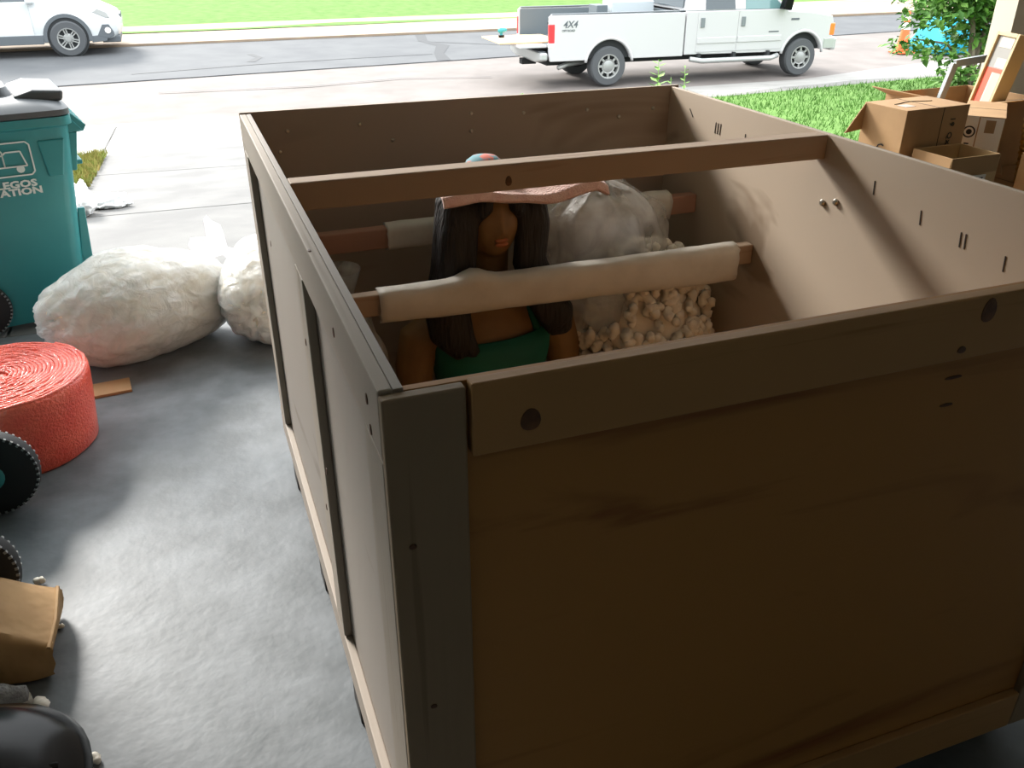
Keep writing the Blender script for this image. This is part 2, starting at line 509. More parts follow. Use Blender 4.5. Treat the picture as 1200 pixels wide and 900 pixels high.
lawn = struct(slab(MB(), [(4.96, YD), (30, YD), (30, 15.6), (14, 13.1), (9, 12.22), (5.0, 11.9)], lambda x, y: gz(y) + 0.03, 0.2).build('lawn', M_lawn), 'green lawn right of the driveway')
lawn2 = struct(slab(MB(), [(-14, YD + .16), (-3.21, YD + .16), (-3.21, 6.38), (-1.13, 6.38), (-1.13, 10.6), (-14, 10.68)], lambda x, y: gz(y) + 0.02, 0.2).build('lawn_strip', M_lawn), 'strip of lawn left of the driveway')
lawn3 = struct(MB().grid(30, 12, lambda u, v: (-50 + 120 * u, lerp(GRS(-50 + 120 * u), 70, v ** 1.5), sz(25.75) + 0.08 + 1.2 * v ** 1.5 + 0.05 * nz(u * 60, v * 30, 0))).build('lawn_across_street', M_lawn, smooth=True), 'sunlit lawn across the street')

# grass blades: nobody could count these
def blades(name, spots, h, m, parent):
    mb = MB()
    for x, y, z in spots:
        a = random.random() * 2 * PI
        hh = h * (0.5 + random.random())
        w = 0.006 + 0.004 * random.random()
        lx, ly = random.gauss(0, 0.35) * hh, random.gauss(0, 0.35) * hh
        ca, sa = math.cos(a) * w, math.sin(a) * w
        mb.add([(x - ca, y - sa, z), (x + ca, y + sa, z), (x + lx, y + ly, z + hh)], [(0, 1, 2)])
    o = mb.build(name, m, parent)
    o['kind'] = 'stuff'
    return o
sp = []
while len(sp) < 16000:
    x, y = 4.97 + 9 * random.random(), 4.0 + 9 * random.random()
    if y < (11.9 + 0.085 * (x - 5) if x < 9 else 12.22 + .176 * (x - 9)) - 0.02:
        sp.append((x, y, gz(y) + 0.028))
blades('grass_blades', sp, 0.06, M_blade, lawn)
sp = []
for _ in range(2600):
    x, y = -1.13 - abs(random.gauss(0, 0.28)) + 0.05, 7.9 + 2.7 * random.random()
    sp.append((x, y, gz(y) + 0.02))
blades('dry_grass', sp, 0.06, M_dry, lawn2)

# ------------------------------------------------------------------ the crate
W, L = 1.403, 1.81
BZ = 0.116                        # underside of the crate's boards
PT = 0.0127                       # plywood
BT = 0.019                        # boards
crate = thing('shipping_crate', 'large open plywood shipping crate standing on the garage floor', 'crate')
def cbox(name, m, x0, x1, y0, y1, z0, z1, bevel=0.003, parent=crate):
    return box(name, m, (x0, x1, y0, y1, z0, z1), parent, bevel)
xo, xw = -PT, W + PT
yo, yf = -PT, L + PT
cbox('front_panel', M_ply_fr, 0, W, yo, 0, BZ, T - 0.004, 0.001)
cbox('back_panel', M_ply_far, xo - BT, xw + BT, L, yf, BZ, T + 0.004, 0.001)
cbox('side_panel', M_ply_side, xo, 0, yo, L, BZ, T, 0.001)
cbox('side_panel', M_ply_in, W, xw, yo, L, BZ, T, 0.001)
cbox('bottom_panel', M_ply_in, 0, W, 0, L, BZ + 0.03, BZ + 0.045, 0.001)
RW = 0.1
# front face boards
FX0, FX1 = xo - BT, xw + BT - 0.03
yb0, yb1 = yo - BT, yo
cbox('stile', M_pzf, FX0, FX0 + 0.104, yb0, yb1, BZ, T - 0.004)
cbox('stile', M_pzf, FX1 - 0.09, FX1, yb0, yb1, BZ + 0.0, T - 0.004)
cbox('top_rail', M_rail, FX0 + 0.110, FX1 - 0.092, yb0 - 0.003, yb1, T - RW - 0.003, T)
cbox('bottom_rail', M_rail, FX0 + 0.106, FX1 - 0.092, yb0, yb1, BZ, BZ + RW)
# left face boards
xb0, xb1 = xo - BT, xo
cbox('top_rail', M_py, xb0, xb1, yo, L, T - RW, T)
cbox('bottom_rail', M_py, xb0, xb1, yo, L, BZ, BZ + RW * 0.9)
for y0, y1 in ((yo, 0.10), (0.66, 0.76), (1.71, L)):
    cbox('stile', M_pz, xb0 - 0.0, xb1, y0 + 0.001, y1 - 0.001, BZ + RW * 0.9 + 0.002, T - RW - 0.002)
# right face (seen only from the other side) and far face boards
cbox('top_rail', M_py, xw, xw + BT, yo, L, T - RW, T - 0.004)
cbox('bottom_rail', M_py, xw, xw + BT, yo, L, BZ, BZ + RW)
for y0, y1 in ((yo, 0.1), (0.86, 0.96), (1.71, L)):
    cbox('stile', M_pz, xw, xw + BT, y0, y1, BZ + RW + 0.002, T - RW - 0.002)
cbox('top_rail', M_px, xb0, xw + BT, yf, yf + BT, T - RW, T)
cbox('bottom_rail', M_px, xb0, xw + BT, yf, yf + BT, BZ, BZ + RW)
# skids
for y in (0.14, 0.62, 1.12, 1.66):
    cbox('skid', M_skid, xb0 + 0.006, xw + BT - 0.03, y - 0.045, y + 0.045, 0, BZ - 0.02, 0.004)
cbox('base_board', M_py, xb0 + 0.004, xb0 + 0.1, yo, L, BZ - 0.02, BZ - 0.001)
cbox('base_board', M_py, xw - 0.09, xw + BT - 0.004, yo, L, BZ - 0.02, BZ - 0.001)
# cross braces
cbox('cross_brace', M_px, 0.001, W - 0.001, 0.977, 1.028, T - 0.064, T - 0.001, 0.003)
br3 = cbox('cross_brace', M_px, 0.001, W - 0.001, 1.232, 1.268, 0.762, 0.824, 0.004)
br2 = cbox('cross_brace', M_pinkbar, 0.001, W - 0.001, 1.575, 1.615, 0.83, 0.892, 0.004)
def wrap(parent, x0, x1, y, z, hy, hz, bumpx=None, seed=0, tail=0.0):
    rings = []
    n, k = 20, 46
    for j in range(k + 1):
        t = j / k
        x = lerp(x0, x1, t)
        ring = []
        for i in range(n):
            a = 2 * PI * i / n
            c, s = math.cos(a), math.sin(a)
            ry = hy * (abs(c) ** 0.7) * (1 if c > 0 else -1)
            rz = hz * (abs(s) ** 0.7) * (1 if s > 0 else -1)
            w = 1 + 0.07 * nz(x * 5 + seed, c * 1.3, s * 1.3) + 0.05 * nz(x * 16, c * 2 + seed, s * 2)
            if bumpx:
                w += 0.55 * math.exp(-((x - bumpx) / 0.045) ** 2) * max(0, s) * max(0, 0.4 + 0.6 * abs(s))
            dz = -tail * max(0, -s) * (0.4 + 0.9 * t)
            ring.append((x + 0.012 * nz(c * 2, s * 2, seed + t) * (1 if j in (0, k) else 0), y + ry * w, z + rz * w + dz))
        rings.append(ring)
    return MB().loft(rings).build('foam_wrap', M_foam, parent, smooth=True)
wrap(br3, 0.225, 1.345, 1.25, 0.79, 0.034, 0.042, bumpx=0.50, seed=2, tail=0.03)
wrap(br2, 0.33, 0.60, 1.595, 0.862, 0.034, 0.042, seed=5)
wrap(br2, 0.62, 1.30, 1.595, 0.862, 0.036, 0.048, seed=9)

# screws, staples, knots
scr = MB().lathe([(0.0005, 0.0), (0.006, 0.0), (0.0065, 0.002), (0.004, 0.004), (0.0005, 0.0042)], 10)
scr_me = scr.mesh('screw_head'); scr_me.materials.append(M_steel)
def screw(p, axis):
    o = bpy.data.objects.new('screw_head', scr_me)
    COL.objects.link(o); o.parent = crate; o.location = p
    o.rotation_euler = {'-x': (0, -PI / 2, 0), '-y': (PI / 2, 0, 0), 'z': (0, 0, 0)}[axis]
    return o
for x, z in ((0.10, 1.15), (0.07, 1.09), (0.32, 1.155), (0.68, 1.165), (0.68, 1.11), (0.86, 1.155), (1.09, 1.15), (1.21, 1.12), (1.34, 1.14), (0.42, 1.10), (0.09, 0.98)):
    screw((x, L, z), '-y')
for y, z in ((0.955, 1.03), (0.905, 1.045), (0.90, 0.62)):
    o = screw((W, y, z), '-x'); o.scale = (1.5, 1.5, 2.2)
def staple(y, z, tilt=0.0, n=1):
    for k in range(n):
        M = Matrix.Translation((W - 0.0008, y - 0.014 * k, z)) @ Matrix.Rotation(tilt, 4, 'X')
        box('staple', M_dark, (-0.0006, 0.0006, -0.0016, 0.0016, -0.017, 0.017), crate, M=M)
for y, z, t, n in ((1.66, 1.145, -0.8, 1), (1.51, 1.125, 0.05, 3), (1.345, 1.12, 0, 1), (0.78, 1.115, -0.1, 1), (0.615, 1.085, -0.15, 1), (0.49, 1.07, -0.1, 2), (0.365, 1.055, -0.1, 1)):
    staple(y, z, t, n)
def knot(p, axis, rx, rz, th=0.0012):
    mb = MB()
    rings = []
    for k, (s, t) in enumerate(((1.0, 0.0), (0.96, th), (0.5, th * 1.3))):
        rings.append([Vector((rx * s * math.cos(2 * PI * i / 16), rz * s * math.sin(2 * PI * i / 16) * (1 + 0.15 * math.sin(2 * PI * i / 16)), t)) for i in range(16)])
    mb.loft(rings)
    o = mb.build('knot', M_knot, crate)
    o.location = p
    o.rotation_euler = {'-x': (PI / 2, 0, -PI / 2), '-y': (PI / 2, 0, 0), 'z': (0, 0, 0)}[axis]
    return o
yk = yb0 - 0.003
knot((0.155, yk, 1.142), '-y', 0.014, 0.016)
knot((0.895, yk, 1.180), '-y', 0.014, 0.020)
knot((0.86, yk, 1.122), '-y', 0.008, 0.006)
knot((-0.005, yb0, 0.985), '-y', 0.005, 0.004)
knot((0.01, yb0, 0.69), '-y', 0.005, 0.004)
knot((0.50, 0.977, 1.165), '-y', 0.008, 0.012)
knot((0.885, yo, 1.06), '-y', 0.018, 0.003)
knot((0.885, yo, 1.01), '-y', 0.014, 0.003)
knot((xb0 + 0.004, 0.52, T), 'z', 0.003, 0.006)
for y, z in ((1.28, 0.98), (0.72, 0.95), (0.62, 0.70), (0.30, 1.15), (0.06, 1.16), (0.05, 1.12), (0.71, 0.55)):
    knot((xb0, y, z), '-x', 0.006, 0.008)

# ------------------------------------------------------------------ painted figure in the crate
SX, SY, SZ = 0.60, 1.43, BZ + 0.045
fig = thing('painted_figure', 'life-size painted figure of a woman with long black hair, packed upright in crate', 'statue', (SX, SY, SZ))
def el(z, rx, ry, cx=0.0, cyy=0.0, n=28, p=0.85):
    return [Vector((cx + rx * math.copysign(abs(math.cos(2 * PI * i / n)) ** p, math.cos(2 * PI * i / n)), cyy + ry * math.copysign(abs(math.sin(2 * PI * i / n)) ** p, math.sin(2 * PI * i / n)), z - SZ)) for i in range(n)]
body = MB()
body.loft([el(SZ, 0.18, 0.13), el(0.30, 0.165, 0.12), el(0.42, 0.16, 0.115), el(0.52, 0.18, 0.125, 0, -0.005), el(0.585, 0.195, 0.115), el(0.635, 0.185, 0.095), el(0.672, 0.13, 0.078), el(0.705, 0.072, 0.064), el(0.74, 0.056, 0.056, 0, -0.004), el(0.86, 0.054, 0.056, 0, -0.02)])
HC = Vector((-0.005, -0.035, 0.965 - SZ))
def head_fn(d):
    g = 1.0
    if d.z < 0:
        g -= 0.10 * (-d.z) * (1 - abs(d.y)) + 0.05 * d.z * d.z
    def bump(x, z, sx, szz, a):
        return a * math.exp(-((d.x - x) / sx) ** 2 - ((d.z - z) / szz) ** 2) if d.y < 0 else 0
    g += bump(0, -0.02, 0.11, 0.30, 0.13)        # nose ridge
    g += bump(0, -0.17, 0.16, 0.10, 0.13)        # nose tip
    g -= bump(0.33, 0.12, 0.2, 0.14, 0.07) + bump(-0.33, 0.12, 0.2, 0.14, 0.07)
    g += bump(0, -0.44, 0.24, 0.08, 0.05)        # lips
    g += bump(0, -0.75, 0.28, 0.16, 0.06)        # chin
    g += bump(0.5, -0.15, 0.2, 0.2, 0.03) + bump(-0.5, -0.15, 0.2, 0.2, 0.03)
    return g
body.blob(HC, (0.088, 0.108, 0.142), 40, 30, head_fn)
for s in (-1, 1):
    body.tube([(s * 0.165, 0, 0.615 - SZ), (s * 0.225, 0.0, 0.58 - SZ), (s * 0.246, -0.01, 0.50 - SZ), (s * 0.25, -0.03, 0.40 - SZ), (s * 0.24, -0.10, 0.33 - SZ), (s * 0.20, -0.14, 0.30 - SZ)], [0.06, 0.066, 0.060, 0.050, 0.044, 0.036], 14)
    body.blob((s * 0.092, -0.02, 0.965 - SZ), (0.012, 0.025, 0.034), 12, 8)
    body.blob((s * 0.15, -0.14, 0.29 - SZ), (0.06, 0.03, 0.03), 14, 10)
body.build('body', M_skin, fig, remesh=0.007)
lips = MB()
for dz, h in ((0.006, 0.007), (-0.006, 0.008)):
    lips.blob((HC.x, HC.y - 0.1035, HC.z - 0.058 + dz), (0.026 - abs(dz), 0.010, h), 16, 8)
lips.build('lips', M_lip, fig, smooth=True)
# hair: overlapping locks grown into one surface
hair = MB()
def P(x, y, z): return (x - SX, y - SY, z - SZ)
hair.blob(P(0.595, 1.425, 1.00), (0.108, 0.11, 0.112), 24, 16, lambda d: 1.0 if d.y > -0.35 or d.z > 0.55 else 0.6)
for dx, dy, r in ((-0.01, 0.0, 0.046), (0.022, -0.012, 0.030), (-0.028, 0.03, 0.036)):
    hair.tube([P(0.52 + dx, 1.37 + dy, 1.075), P(0.495 + dx, 1.345 + dy, 1.02), P(0.482 + dx, 1.33 + dy, 0.94), P(0.470 + dx, 1.33 + dy, 0.82), P(0.442 + dx, 1.31 + dy, 0.71), P(0.452 + dx, 1.30 + dy, 0.63), P(0.485 + dx, 1.29 + dy, 0.575)],
              [r * 0.7, r, r * 1.05, r * 1.1, r * 1.2, r * 1.15, r * 0.6], 12)
    hair.tube([P(0.66 - dx, 1.37 + dy, 1.075), P(0.69 - dx, 1.345 + dy, 1.02), P(0.70 - dx, 1.33 + dy, 0.94), P(0.690 - dx, 1.33 + dy, 0.83), P(0.722 - dx, 1.31 + dy, 0.735), P(0.765 - dx, 1.30 + dy, 0.66), P(0.788 - dx, 1.30 + dy, 0.60)],
              [r * 0.7, r, r, r * 1.0, r * 1.15, r * 1.2, r * 0.6], 12)
for s in (-1, 1):   # fringe falling over the eyes
    hair.tube([P(0.595 + s * 0.02, 1.35, 1.10), P(0.595 + s * 0.038, 1.300, 1.05), P(0.595 + s * 0.046, 1.298, 1.005), P(0.595 + s * 0.070, 1.315, 0.965)], [0.02, 0.024, 0.024, 0.012], 10)
hair.build('hair', M_hair, fig, remesh=0.008)
# teal top with a scooped neckline
top = MB()
n = 40
prof = [(SZ + 0.01, 0.19, 0.138), (0.30, 0.174, 0.128), (0.42, 0.168, 0.123), (0.52, 0.189, 0.134), (0.60, 0.196, 0.124)]
rings = []
for k, (z, rx, ry) in enumerate(prof):
    ring = []
    for i in range(n):
        a = 2 * PI * i / n
        c, s = math.cos(a), math.sin(a)
        zz = z
        if k == len(prof) - 1:
            zz = 0.612 - (0.0 if s > 0 else 0.016 * (1 - abs(c) ** 2)) + 0.012 * c
        ring.append(Vector((rx * math.copysign(abs(c) ** 0.85, c), ry * math.copysign(abs(s) ** 0.85, s) - 0.004, zz - SZ)))
    rings.append(ring)
top.loft(rings, cap=False)
top.build('top', M_teal, fig, smooth=True, solid=0.006)
for s in (-1, 1):
    MB().tube([(s * 0.125, -0.10, 0.60 - SZ), (s * 0.115, -0.078, 0.645 - SZ), (s * 0.11, -0.02, 0.69 - SZ), (s * 0.115, 0.06, 0.66 - SZ)], 0.012, 8).build('strap', M_teal, fig, smooth=True)
hd = MB().lathe([(0.005, 1.117 - SZ), (0.035, 1.113 - SZ), (0.052, 1.100 - SZ), (0.060, 1.085 - SZ), (0.055, 1.06 - SZ)], 22, c=(0.0, 0.02, 0)).build('headdress', M_hat, fig, smooth=True)

# pink towel over the brow
def towel(u, v):
    x = lerp(0.415, 0.895, u)
    y = lerp(1.235, 1.335, v) + 0.012 * nz(x * 9, 3.3, 0) * (1 - v)
    z = 1.052 + 0.010 * v + 0.012 * math.sin(x * 15 + v * 2) + 0.012 * nz(x * 8, y * 8, 1.7)
    z += 0.01 * math.exp(-((x - 0.6) / 0.11) ** 2) * v
    if v < 0.12:
        z -= (0.12 - v) * (0.13 + 0.10 * nz(x * 7, 0, 9))
    if u > 0.93:
        z -= (u - 0.93) * 0.3
    return (x - 0.65, y - 1.38, z - 1.05)
tw = MB().grid(70, 34, towel).build('towel', M_towel, None, smooth=True, solid=0.012)
tw.location = (0.65, 1.38, 1.05)
tag(tw, 'fuzzy pink towel draped over the brow of the painted figure', 'towel')

# ------------------------------------------------------------------ clear bags of foam peanuts in the crate
def peanut_mesh():
    mb = MB()
    mb.tube([(-0.014, 0.004, 0), (-0.0125, 0.002, 0), (-0.006, -0.003, 0.001), (0.0, 0.002, 0), (0.006, -0.003, -0.001), (0.0125, 0.002, 0), (0.014, 0.004, 0)], [0.005, 0.0095, 0.0115, 0.0095, 0.0115, 0.0095, 0.005], 8)
    me = mb.mesh('foam_peanut')
    me.materials.append(M_peanut)
    me.polygons.foreach_set('use_smooth', [True] * len(me.polygons))
    return me
PE = peanut_mesh()
def peanut(loc, parent=None, s=1.0):
    o = bpy.data.objects.new('foam_peanut', PE)
    COL.objects.link(o)
    o.location = loc
    o.rotation_euler = (random.random() * 6, random.random() * 6, random.random() * 6)
    o.scale = (s, s, s)
    if parent: o.parent = parent
    return o
def heap(d):
    return 1 + 0.06 * nz(d.x * 2.5, d.y * 2.5, d.z * 2.5 + 4) - (0.12 if d.z < -0.8 else 0)
pb = thing('peanut_bag', 'clear plastic bag spilling white foam peanuts against right wall inside crate', 'bag', (1.135, 1.42, BZ + 0.045))
HRAD = Vector((0.232, 0.21, 0.33)); HCN = Vector((0, 0, 0.32))
MB().blob(HCN, HRAD * 0.89, 36, 22, heap).build('filling', M_peanut, pb, smooth=True)
cnt = 0
rnd = random.Random(3)
while cnt < 295:
    u, v = rnd.random(), rnd.random()
    a = 2 * PI * u
    ph = math.asin(2 * v - 1)
    d = Vector((math.cos(ph) * math.cos(a), math.cos(ph) * math.sin(a), math.sin(ph)))
    if d.z < -0.15 or d.y > 0.2 or (d.x < -0.55 and d.z > 0.3):
        continue
    if d.x < -0.7 and d.y > 0.0:
        continue
    g = heap(d) * rnd.uniform(0.93, 1.0)
    peanut(HCN + Vector((d.x * HRAD.x, d.y * HRAD.y, d.z * HRAD.z)) * g, pb, rnd.uniform(1.2, 1.7))
    cnt += 1
def film_top(u, v):
    a = 2 * PI * u
    pr = [(0.0, 0.17, 0.16, 0.36, -0.09), (0.25, 0.215, 0.15, 0.50, -0.09), (0.5, 0.22, 0.14, 0.62, -0.12), (0.72, 0.19, 0.13, 0.76, -0.15), (0.88, 0.10, 0.09, 0.82, -0.16), (1.0, 0.03, 0.03, 0.84, -0.16)]
    for (v0, *A), (v1, *B) in zip(pr, pr[1:]):
        if v0 <= v <= v1 + 1e-9:
            t = (v - v0) / (v1 - v0)
            rx, ry, z, cx = [lerp(p, q, t) for p, q in zip(A, B)]
            break
    c, s = math.cos(a), math.sin(a)
    k = 1 + 0.16 * nz(c * 2.2, s * 2.2, v * 4) + 0.08 * nz(c * 7, s * 7, v * 9) + 0.08 * v * math.sin(9 * a + 3 * v)
    return Vector((cx + rx * c * k, 0.04 + ry * s * k, z + 0.03 * nz(c * 3, s * 3, v * 3 + 5)))
MB().grid(72, 30, film_top).build('film', M_film, pb, smooth=True)
MB().tube([(0.20, 0.02, 0.53), (0.26, 0.08, 0.56), (0.30, 0.12, 0.555)], [0.012, 0.006, 0.004], 8).build('film_tail', M_film, pb, smooth=True)

pb2 = thing('peanut_bag', 'crumpled clear plastic bag of packing in the left rear corner inside crate', 'bag', (0.145, 1.42, BZ + 0.045))
MB().blob((0, 0, 0.28), (0.115, 0.24, 0.27), 30, 18, heap).build('filling', M_peanut, pb2, smooth=True)
def film2(d):
    return 1 + 0.10 * nz(d.x * 3, d.y * 3, d.z * 3) + 0.05 * nz(d.x * 8, d.y * 8, d.z * 8)
MB().blob((0, 0, 0.31), (0.125, 0.26, 0.29), 48, 30, film2).build('film', M_film, pb2, smooth=True)
MB().lathe([(0.03, 0.57), (0.02, 0.6), (0.05, 0.65), (0.07, 0.68)], 18).build('gathered_neck', M_film, pb2, smooth=True)

# ------------------------------------------------------------------ white bags on the floor
def big_bag(label, loc, rotz, rad, seed, tail):
    t = thing('packing_bag', label, 'bag', loc, rotz, 'bags of packing on the garage floor')
    def fill(d):
        g = 1 + 0.10 * nz(d.x * 1.6 + seed, d.y * 1.6, d.z * 1.6) + 0.03 * nz(d.x * 6 + seed, d.y * 6, d.z * 6)
        return g
    def shell(d):
        g = fill(d) + 0.018
        th = math.atan2(d.z, d.y)
        g += 0.030 * (abs(d.x) ** 2) * math.sin(13 * th + 2 * math.sin(3 * d.x + seed)) + 0.022 * abs(nz(d.x * 4 + seed, d.y * 7, d.z * 7))
        return g
    def flat(mb, zmin):
        mb.v = [(x, y, max(z, zmin + 0.004 * nz(x * 9, y * 9, 0))) for x, y, z in mb.v]
        return mb
    c = (0, 0, rad[2] * 0.86)
    flat(MB().blob(c, rad, 48, 28, fill), 0.012).build('filling', M_bagfill, t, smooth=True)
    flat(MB().blob(c, rad, 90, 54, shell), 0.006).build('film', M_bagfilm, t, smooth=True)
    if tail:
        p, ax = Vector(tail[0]), Vector(tail[1]).normalized()
        u = ax.orthogonal().normalized(); w = ax.cross(u)
        rings = []
        for k, (s, r) in enumerate(((-0.07, 0.09), (0.0, 0.03), (0.03, 0.022), (0.06, 0.04), (0.11, 0.075), (0.15, 0.09))):
            rings.append([p + ax * (s + 0.025 * math.sin(5 * i * 2 * PI / 24 + seed) * (1 if k > 3 else 0)) + (u * math.cos(2 * PI * i / 24) + w * math.sin(2 * PI * i / 24)) * r * (1 + (0.35 * math.sin(4 * 2 * PI * i / 24 + k) if k > 2 else 0)) for i in range(24)])
        MB().loft(rings, cap=False).build('gathered_neck', M_bagfilm, t, smooth=True)
    return t
big_bag('milky plastic bag of packing lying between red roll and teal cart', (-0.50, 3.02, 0), R(22), (0.42, 0.27, 0.24), 1.3, None)
big_bag('milky plastic bag of packing with gathered neck beside the crate', (0.09, 3.04, 0), R(70), (0.36, 0.25, 0.235), 6.1, ((0.12, 0.22, 0.32), (0.1, 0.85, 0.5)))

# ------------------------------------------------------------------ red bubble wrap roll
roll = thing('bubble_wrap_roll', 'red bubble wrap roll standing on its end on the garage floor', 'bubble wrap', (-0.95, 2.28, 0))
def roll_ring(r, z, n=72):
    return [Vector((r * math.cos(2 * PI * i / n) * (1 + 0.012 * nz(math.cos(2 * PI * i / n) * 3, math.sin(2 * PI * i / n) * 3, z * 4)), r * math.sin(2 * PI * i / n) * (1 + 0.012 * nz(math.cos(2 * PI * i / n) * 3, math.sin(2 * PI * i / n) * 3, z * 4)), z + (0.006 * nz(math.cos(2 * PI * i / n) * 4, math.sin(2 * PI * i / n) * 4, r * 30) if z > 0.2 else 0))) for i in range(n)]
rr = [roll_ring(0.262, 0.0), roll_ring(0.272, 0.01), roll_ring(0.278, 0.08), roll_ring(0.286, 0.16), roll_ring(0.292, 0.24), roll_ring(0.292, 0.272), roll_ring(0.284, 0.284)]
MB().loft(rr).build('sheet_outer', M_red, roll, smooth=True)
mb = MB()
pts = []
for k in range(1150):
    a = k * 2 * PI / 60
    r = 0.03 + 0.0132 * a / (2 * PI) + 0.0025 * nz(k * 0.21, 7, 0)
    pts.append((r * math.cos(a), r * math.sin(a), 0.283 + 0.006 * nz(k * 0.37, 0, 0)))
mb.tube(pts, [0.0075 + 0.003 * nz(k * 0.45, 4, 0) for k in range(1150)], 6)
mb.build('sheet_layers', M_red, roll, smooth=True)

# ------------------------------------------------------------------ teal refuse carts
def rrect(hx, hy, z, r, n=6, cx=0.0):
    out = []
    for qx, qy, a0 in ((1, 1, 0), (-1, 1, PI / 2), (-1, -1, PI), (1, -1, 3 * PI / 2)):
        for k in range(n):
            a = a0 + (PI / 2) * k / (n - 1)
            out.append(Vector((cx + qx * (hx - r) + r * math.cos(a), qy * (hy - r) + r * math.sin(a), z)))
    return out
def make_cart(label, loc, rotz, text=True, ax=-0.18, wr=0.135):
    t = thing('refuse_cart', label, 'trash cart', loc, rotz, 'teal refuse carts')
    b = MB()
    b.loft([rrect(0.285, 0.235, 0.02, 0.05, cx=-0.02), rrect(0.295, 0.242, 0.10, 0.055, cx=-0.015), rrect(0.335, 0.268, 0.60, 0.06, cx=0.0), rrect(0.355, 0.28, 0.86, 0.06, cx=0.01), rrect(0.36, 0.285, 0.93, 0.06, cx=0.01)])
    b.build('body', M_cart, t, smooth=True, auto=True)
    MB().loft([rrect(0.362, 0.288, 0.91, 0.06, cx=0.01), rrect(0.375, 0.30, 0.918, 0.06, cx=0.01), rrect(0.375, 0.30, 0.955, 0.06, cx=0.01), rrect(0.362, 0.288, 0.958, 0.06, cx=0.01)]).build('rim', M_cart, t, smooth=True, auto=True)
    # ribbed front catch and the recess below it
    c = MB()
    for k in range(5):
        y = -0.20 + 0.1 * k
        c.prism([(0.33, 0.86), (0.43, 0.87), (0.445, 0.895), (0.39, 0.955), (0.33, 0.955)], 'y', y - 0.012, y + 0.012)
    c.prism([(0.33, 0.865), (0.425, 0.875), (0.42, 0.885), (0.38, 0.935), (0.33, 0.935)], 'y', -0.22, 0.22)
    c.build('front_catch', M_cart, t, bevel=0.004)
    g = MB()
    for s in (-1, 1):
        g.prism([(0.335, 0.70), (0.365, 0.70), (0.40, 0.87), (0.345, 0.87)], 'y', s * 0.20 - 0.02, s * 0.20 + 0.02)
        g.prism([(0.30, 0.30), (0.325, 0.10), (0.335, 0.10), (0.36, 0.52), (0.33, 0.52)], 'y', s * 0.19 - 0.015, s * 0.19 + 0.015)
    g.box(0.345, 0.40, -0.17, 0.17, 0.715, 0.735)
    g.build('front_rib', M_cart, t, bevel=0.004)
    for sg in (-1, 1):
        MB().prism([(0.24, 0.70), (0.30, 0.70), (0.335, 0.86), (0.225, 0.86)], 'y', sg * 0.262, sg * 0.287).build('side_pocket', M_cart, t, bevel=0.006)
    # lid
    l = MB()
    l.loft([rrect(0.372, 0.297, 0.957, 0.06, cx=0.005), rrect(0.38, 0.305, 0.962, 0.06, cx=0.005), rrect(0.38, 0.305, 0.985, 0.06, cx=0.005), rrect(0.35, 0.285, 1.005, 0.08, cx=0.005), rrect(0.24, 0.19, 1.035, 0.08, cx=0.0)])
    ld = l.build('lid', M_lid, t, smooth=True, auto=True)
    MB().loft([rrect(0.17, 0.15, 1.03, 0.06, cx=0.02), rrect(0.15, 0.13, 1.07, 0.05, cx=0.02), rrect(0.12, 0.10, 1.08, 0.05, cx=0.02)]).build('lid_crown', M_lid, ld, smooth=True, auto=True)
    MB().prism([(0.20, 1.00), (0.375, 1.005), (0.385, 1.05), (0.26, 1.062), (0.18, 1.04)], 'y', -0.20, 0.20).build('lid_lip', M_lid, ld, bevel=0.012)
    h = MB().tube([(-0.43, -0.24, 0.93), (-0.45, -0.24, 0.955), (-0.45, 0.24, 0.955), (-0.43, 0.24, 0.93)], 0.016, 10)
    h.box(-0.44, -0.34, -0.255, -0.235, 0.90, 0.955); h.box(-0.44, -0.34, 0.235, 0.255, 0.90, 0.955)
    h.build('handle', M_cart, t, smooth=False)
    MB().tube([(ax, -0.28, wr), (ax, 0.28, wr)], 0.012, 10).build('axle', M_stud, t)
    for sg in (-1, 1):
        w = MB().lathe([(0.045, -0.03), (wr - 0.035, -0.03), (wr - 0.005, -0.022), (wr, 0.0), (wr - 0.005, 0.022), (wr - 0.035, 0.03), (0.045, 0.03)], 40, 'y', (ax, sg * 0.262, wr)).build('wheel', M_rub, t, smooth=True, auto=True)
        MB().lathe([(0.01, -0.04), (0.035, -0.04), (0.05, -0.032), (0.05, 0.032), (0.035, 0.04), (0.01, 0.04)], 20, 'y', (ax, sg * 0.262, wr)).build('hub', M_cart, w, smooth=True, auto=True)
        tr = MB()
        for k in range(44):
            M = Matrix.Translation((ax, sg * 0.262, wr)) @ Matrix.Rotation(2 * PI * k / 44, 4, 'Y')
            for e in (-1, 1):
                tr.box(wr - 0.012, wr - 0.0035, e * 0.0225 - 0.004, e * 0.0225 + 0.004, -0.0035, 0.0035, M=M)
        tr.build('tread_stud', M_stud, w)['kind'] = 'stuff'
    if text:
        # printing on the right-hand side panel (local -y), which leans out 5.6 % upward
        def side_M(x, z, size_tilt=R(-3.2)):
            y = -(0.235 + (0.285 - 0.235) * (z - 0.02) / 0.91) - 0.005
            return Matrix.Translation((x, y, z)) @ Matrix.Rotation(PI / 2 + R(3.1), 4, 'X')
        text_mesh('lettering', 'GALLEGOS', 0.042, M_white_ink, t, side_M(-0.082, 0.668) @ Matrix.Scale(1.3, 4, (1, 0, 0)), bold=0.0016)
        text_mesh('lettering', 'SANITATION', 0.042, M_white_ink, t, side_M(-0.120, 0.634) @ Matrix.Scale(1.3, 4, (1, 0, 0)), bold=0.0016)
        lg = MB()
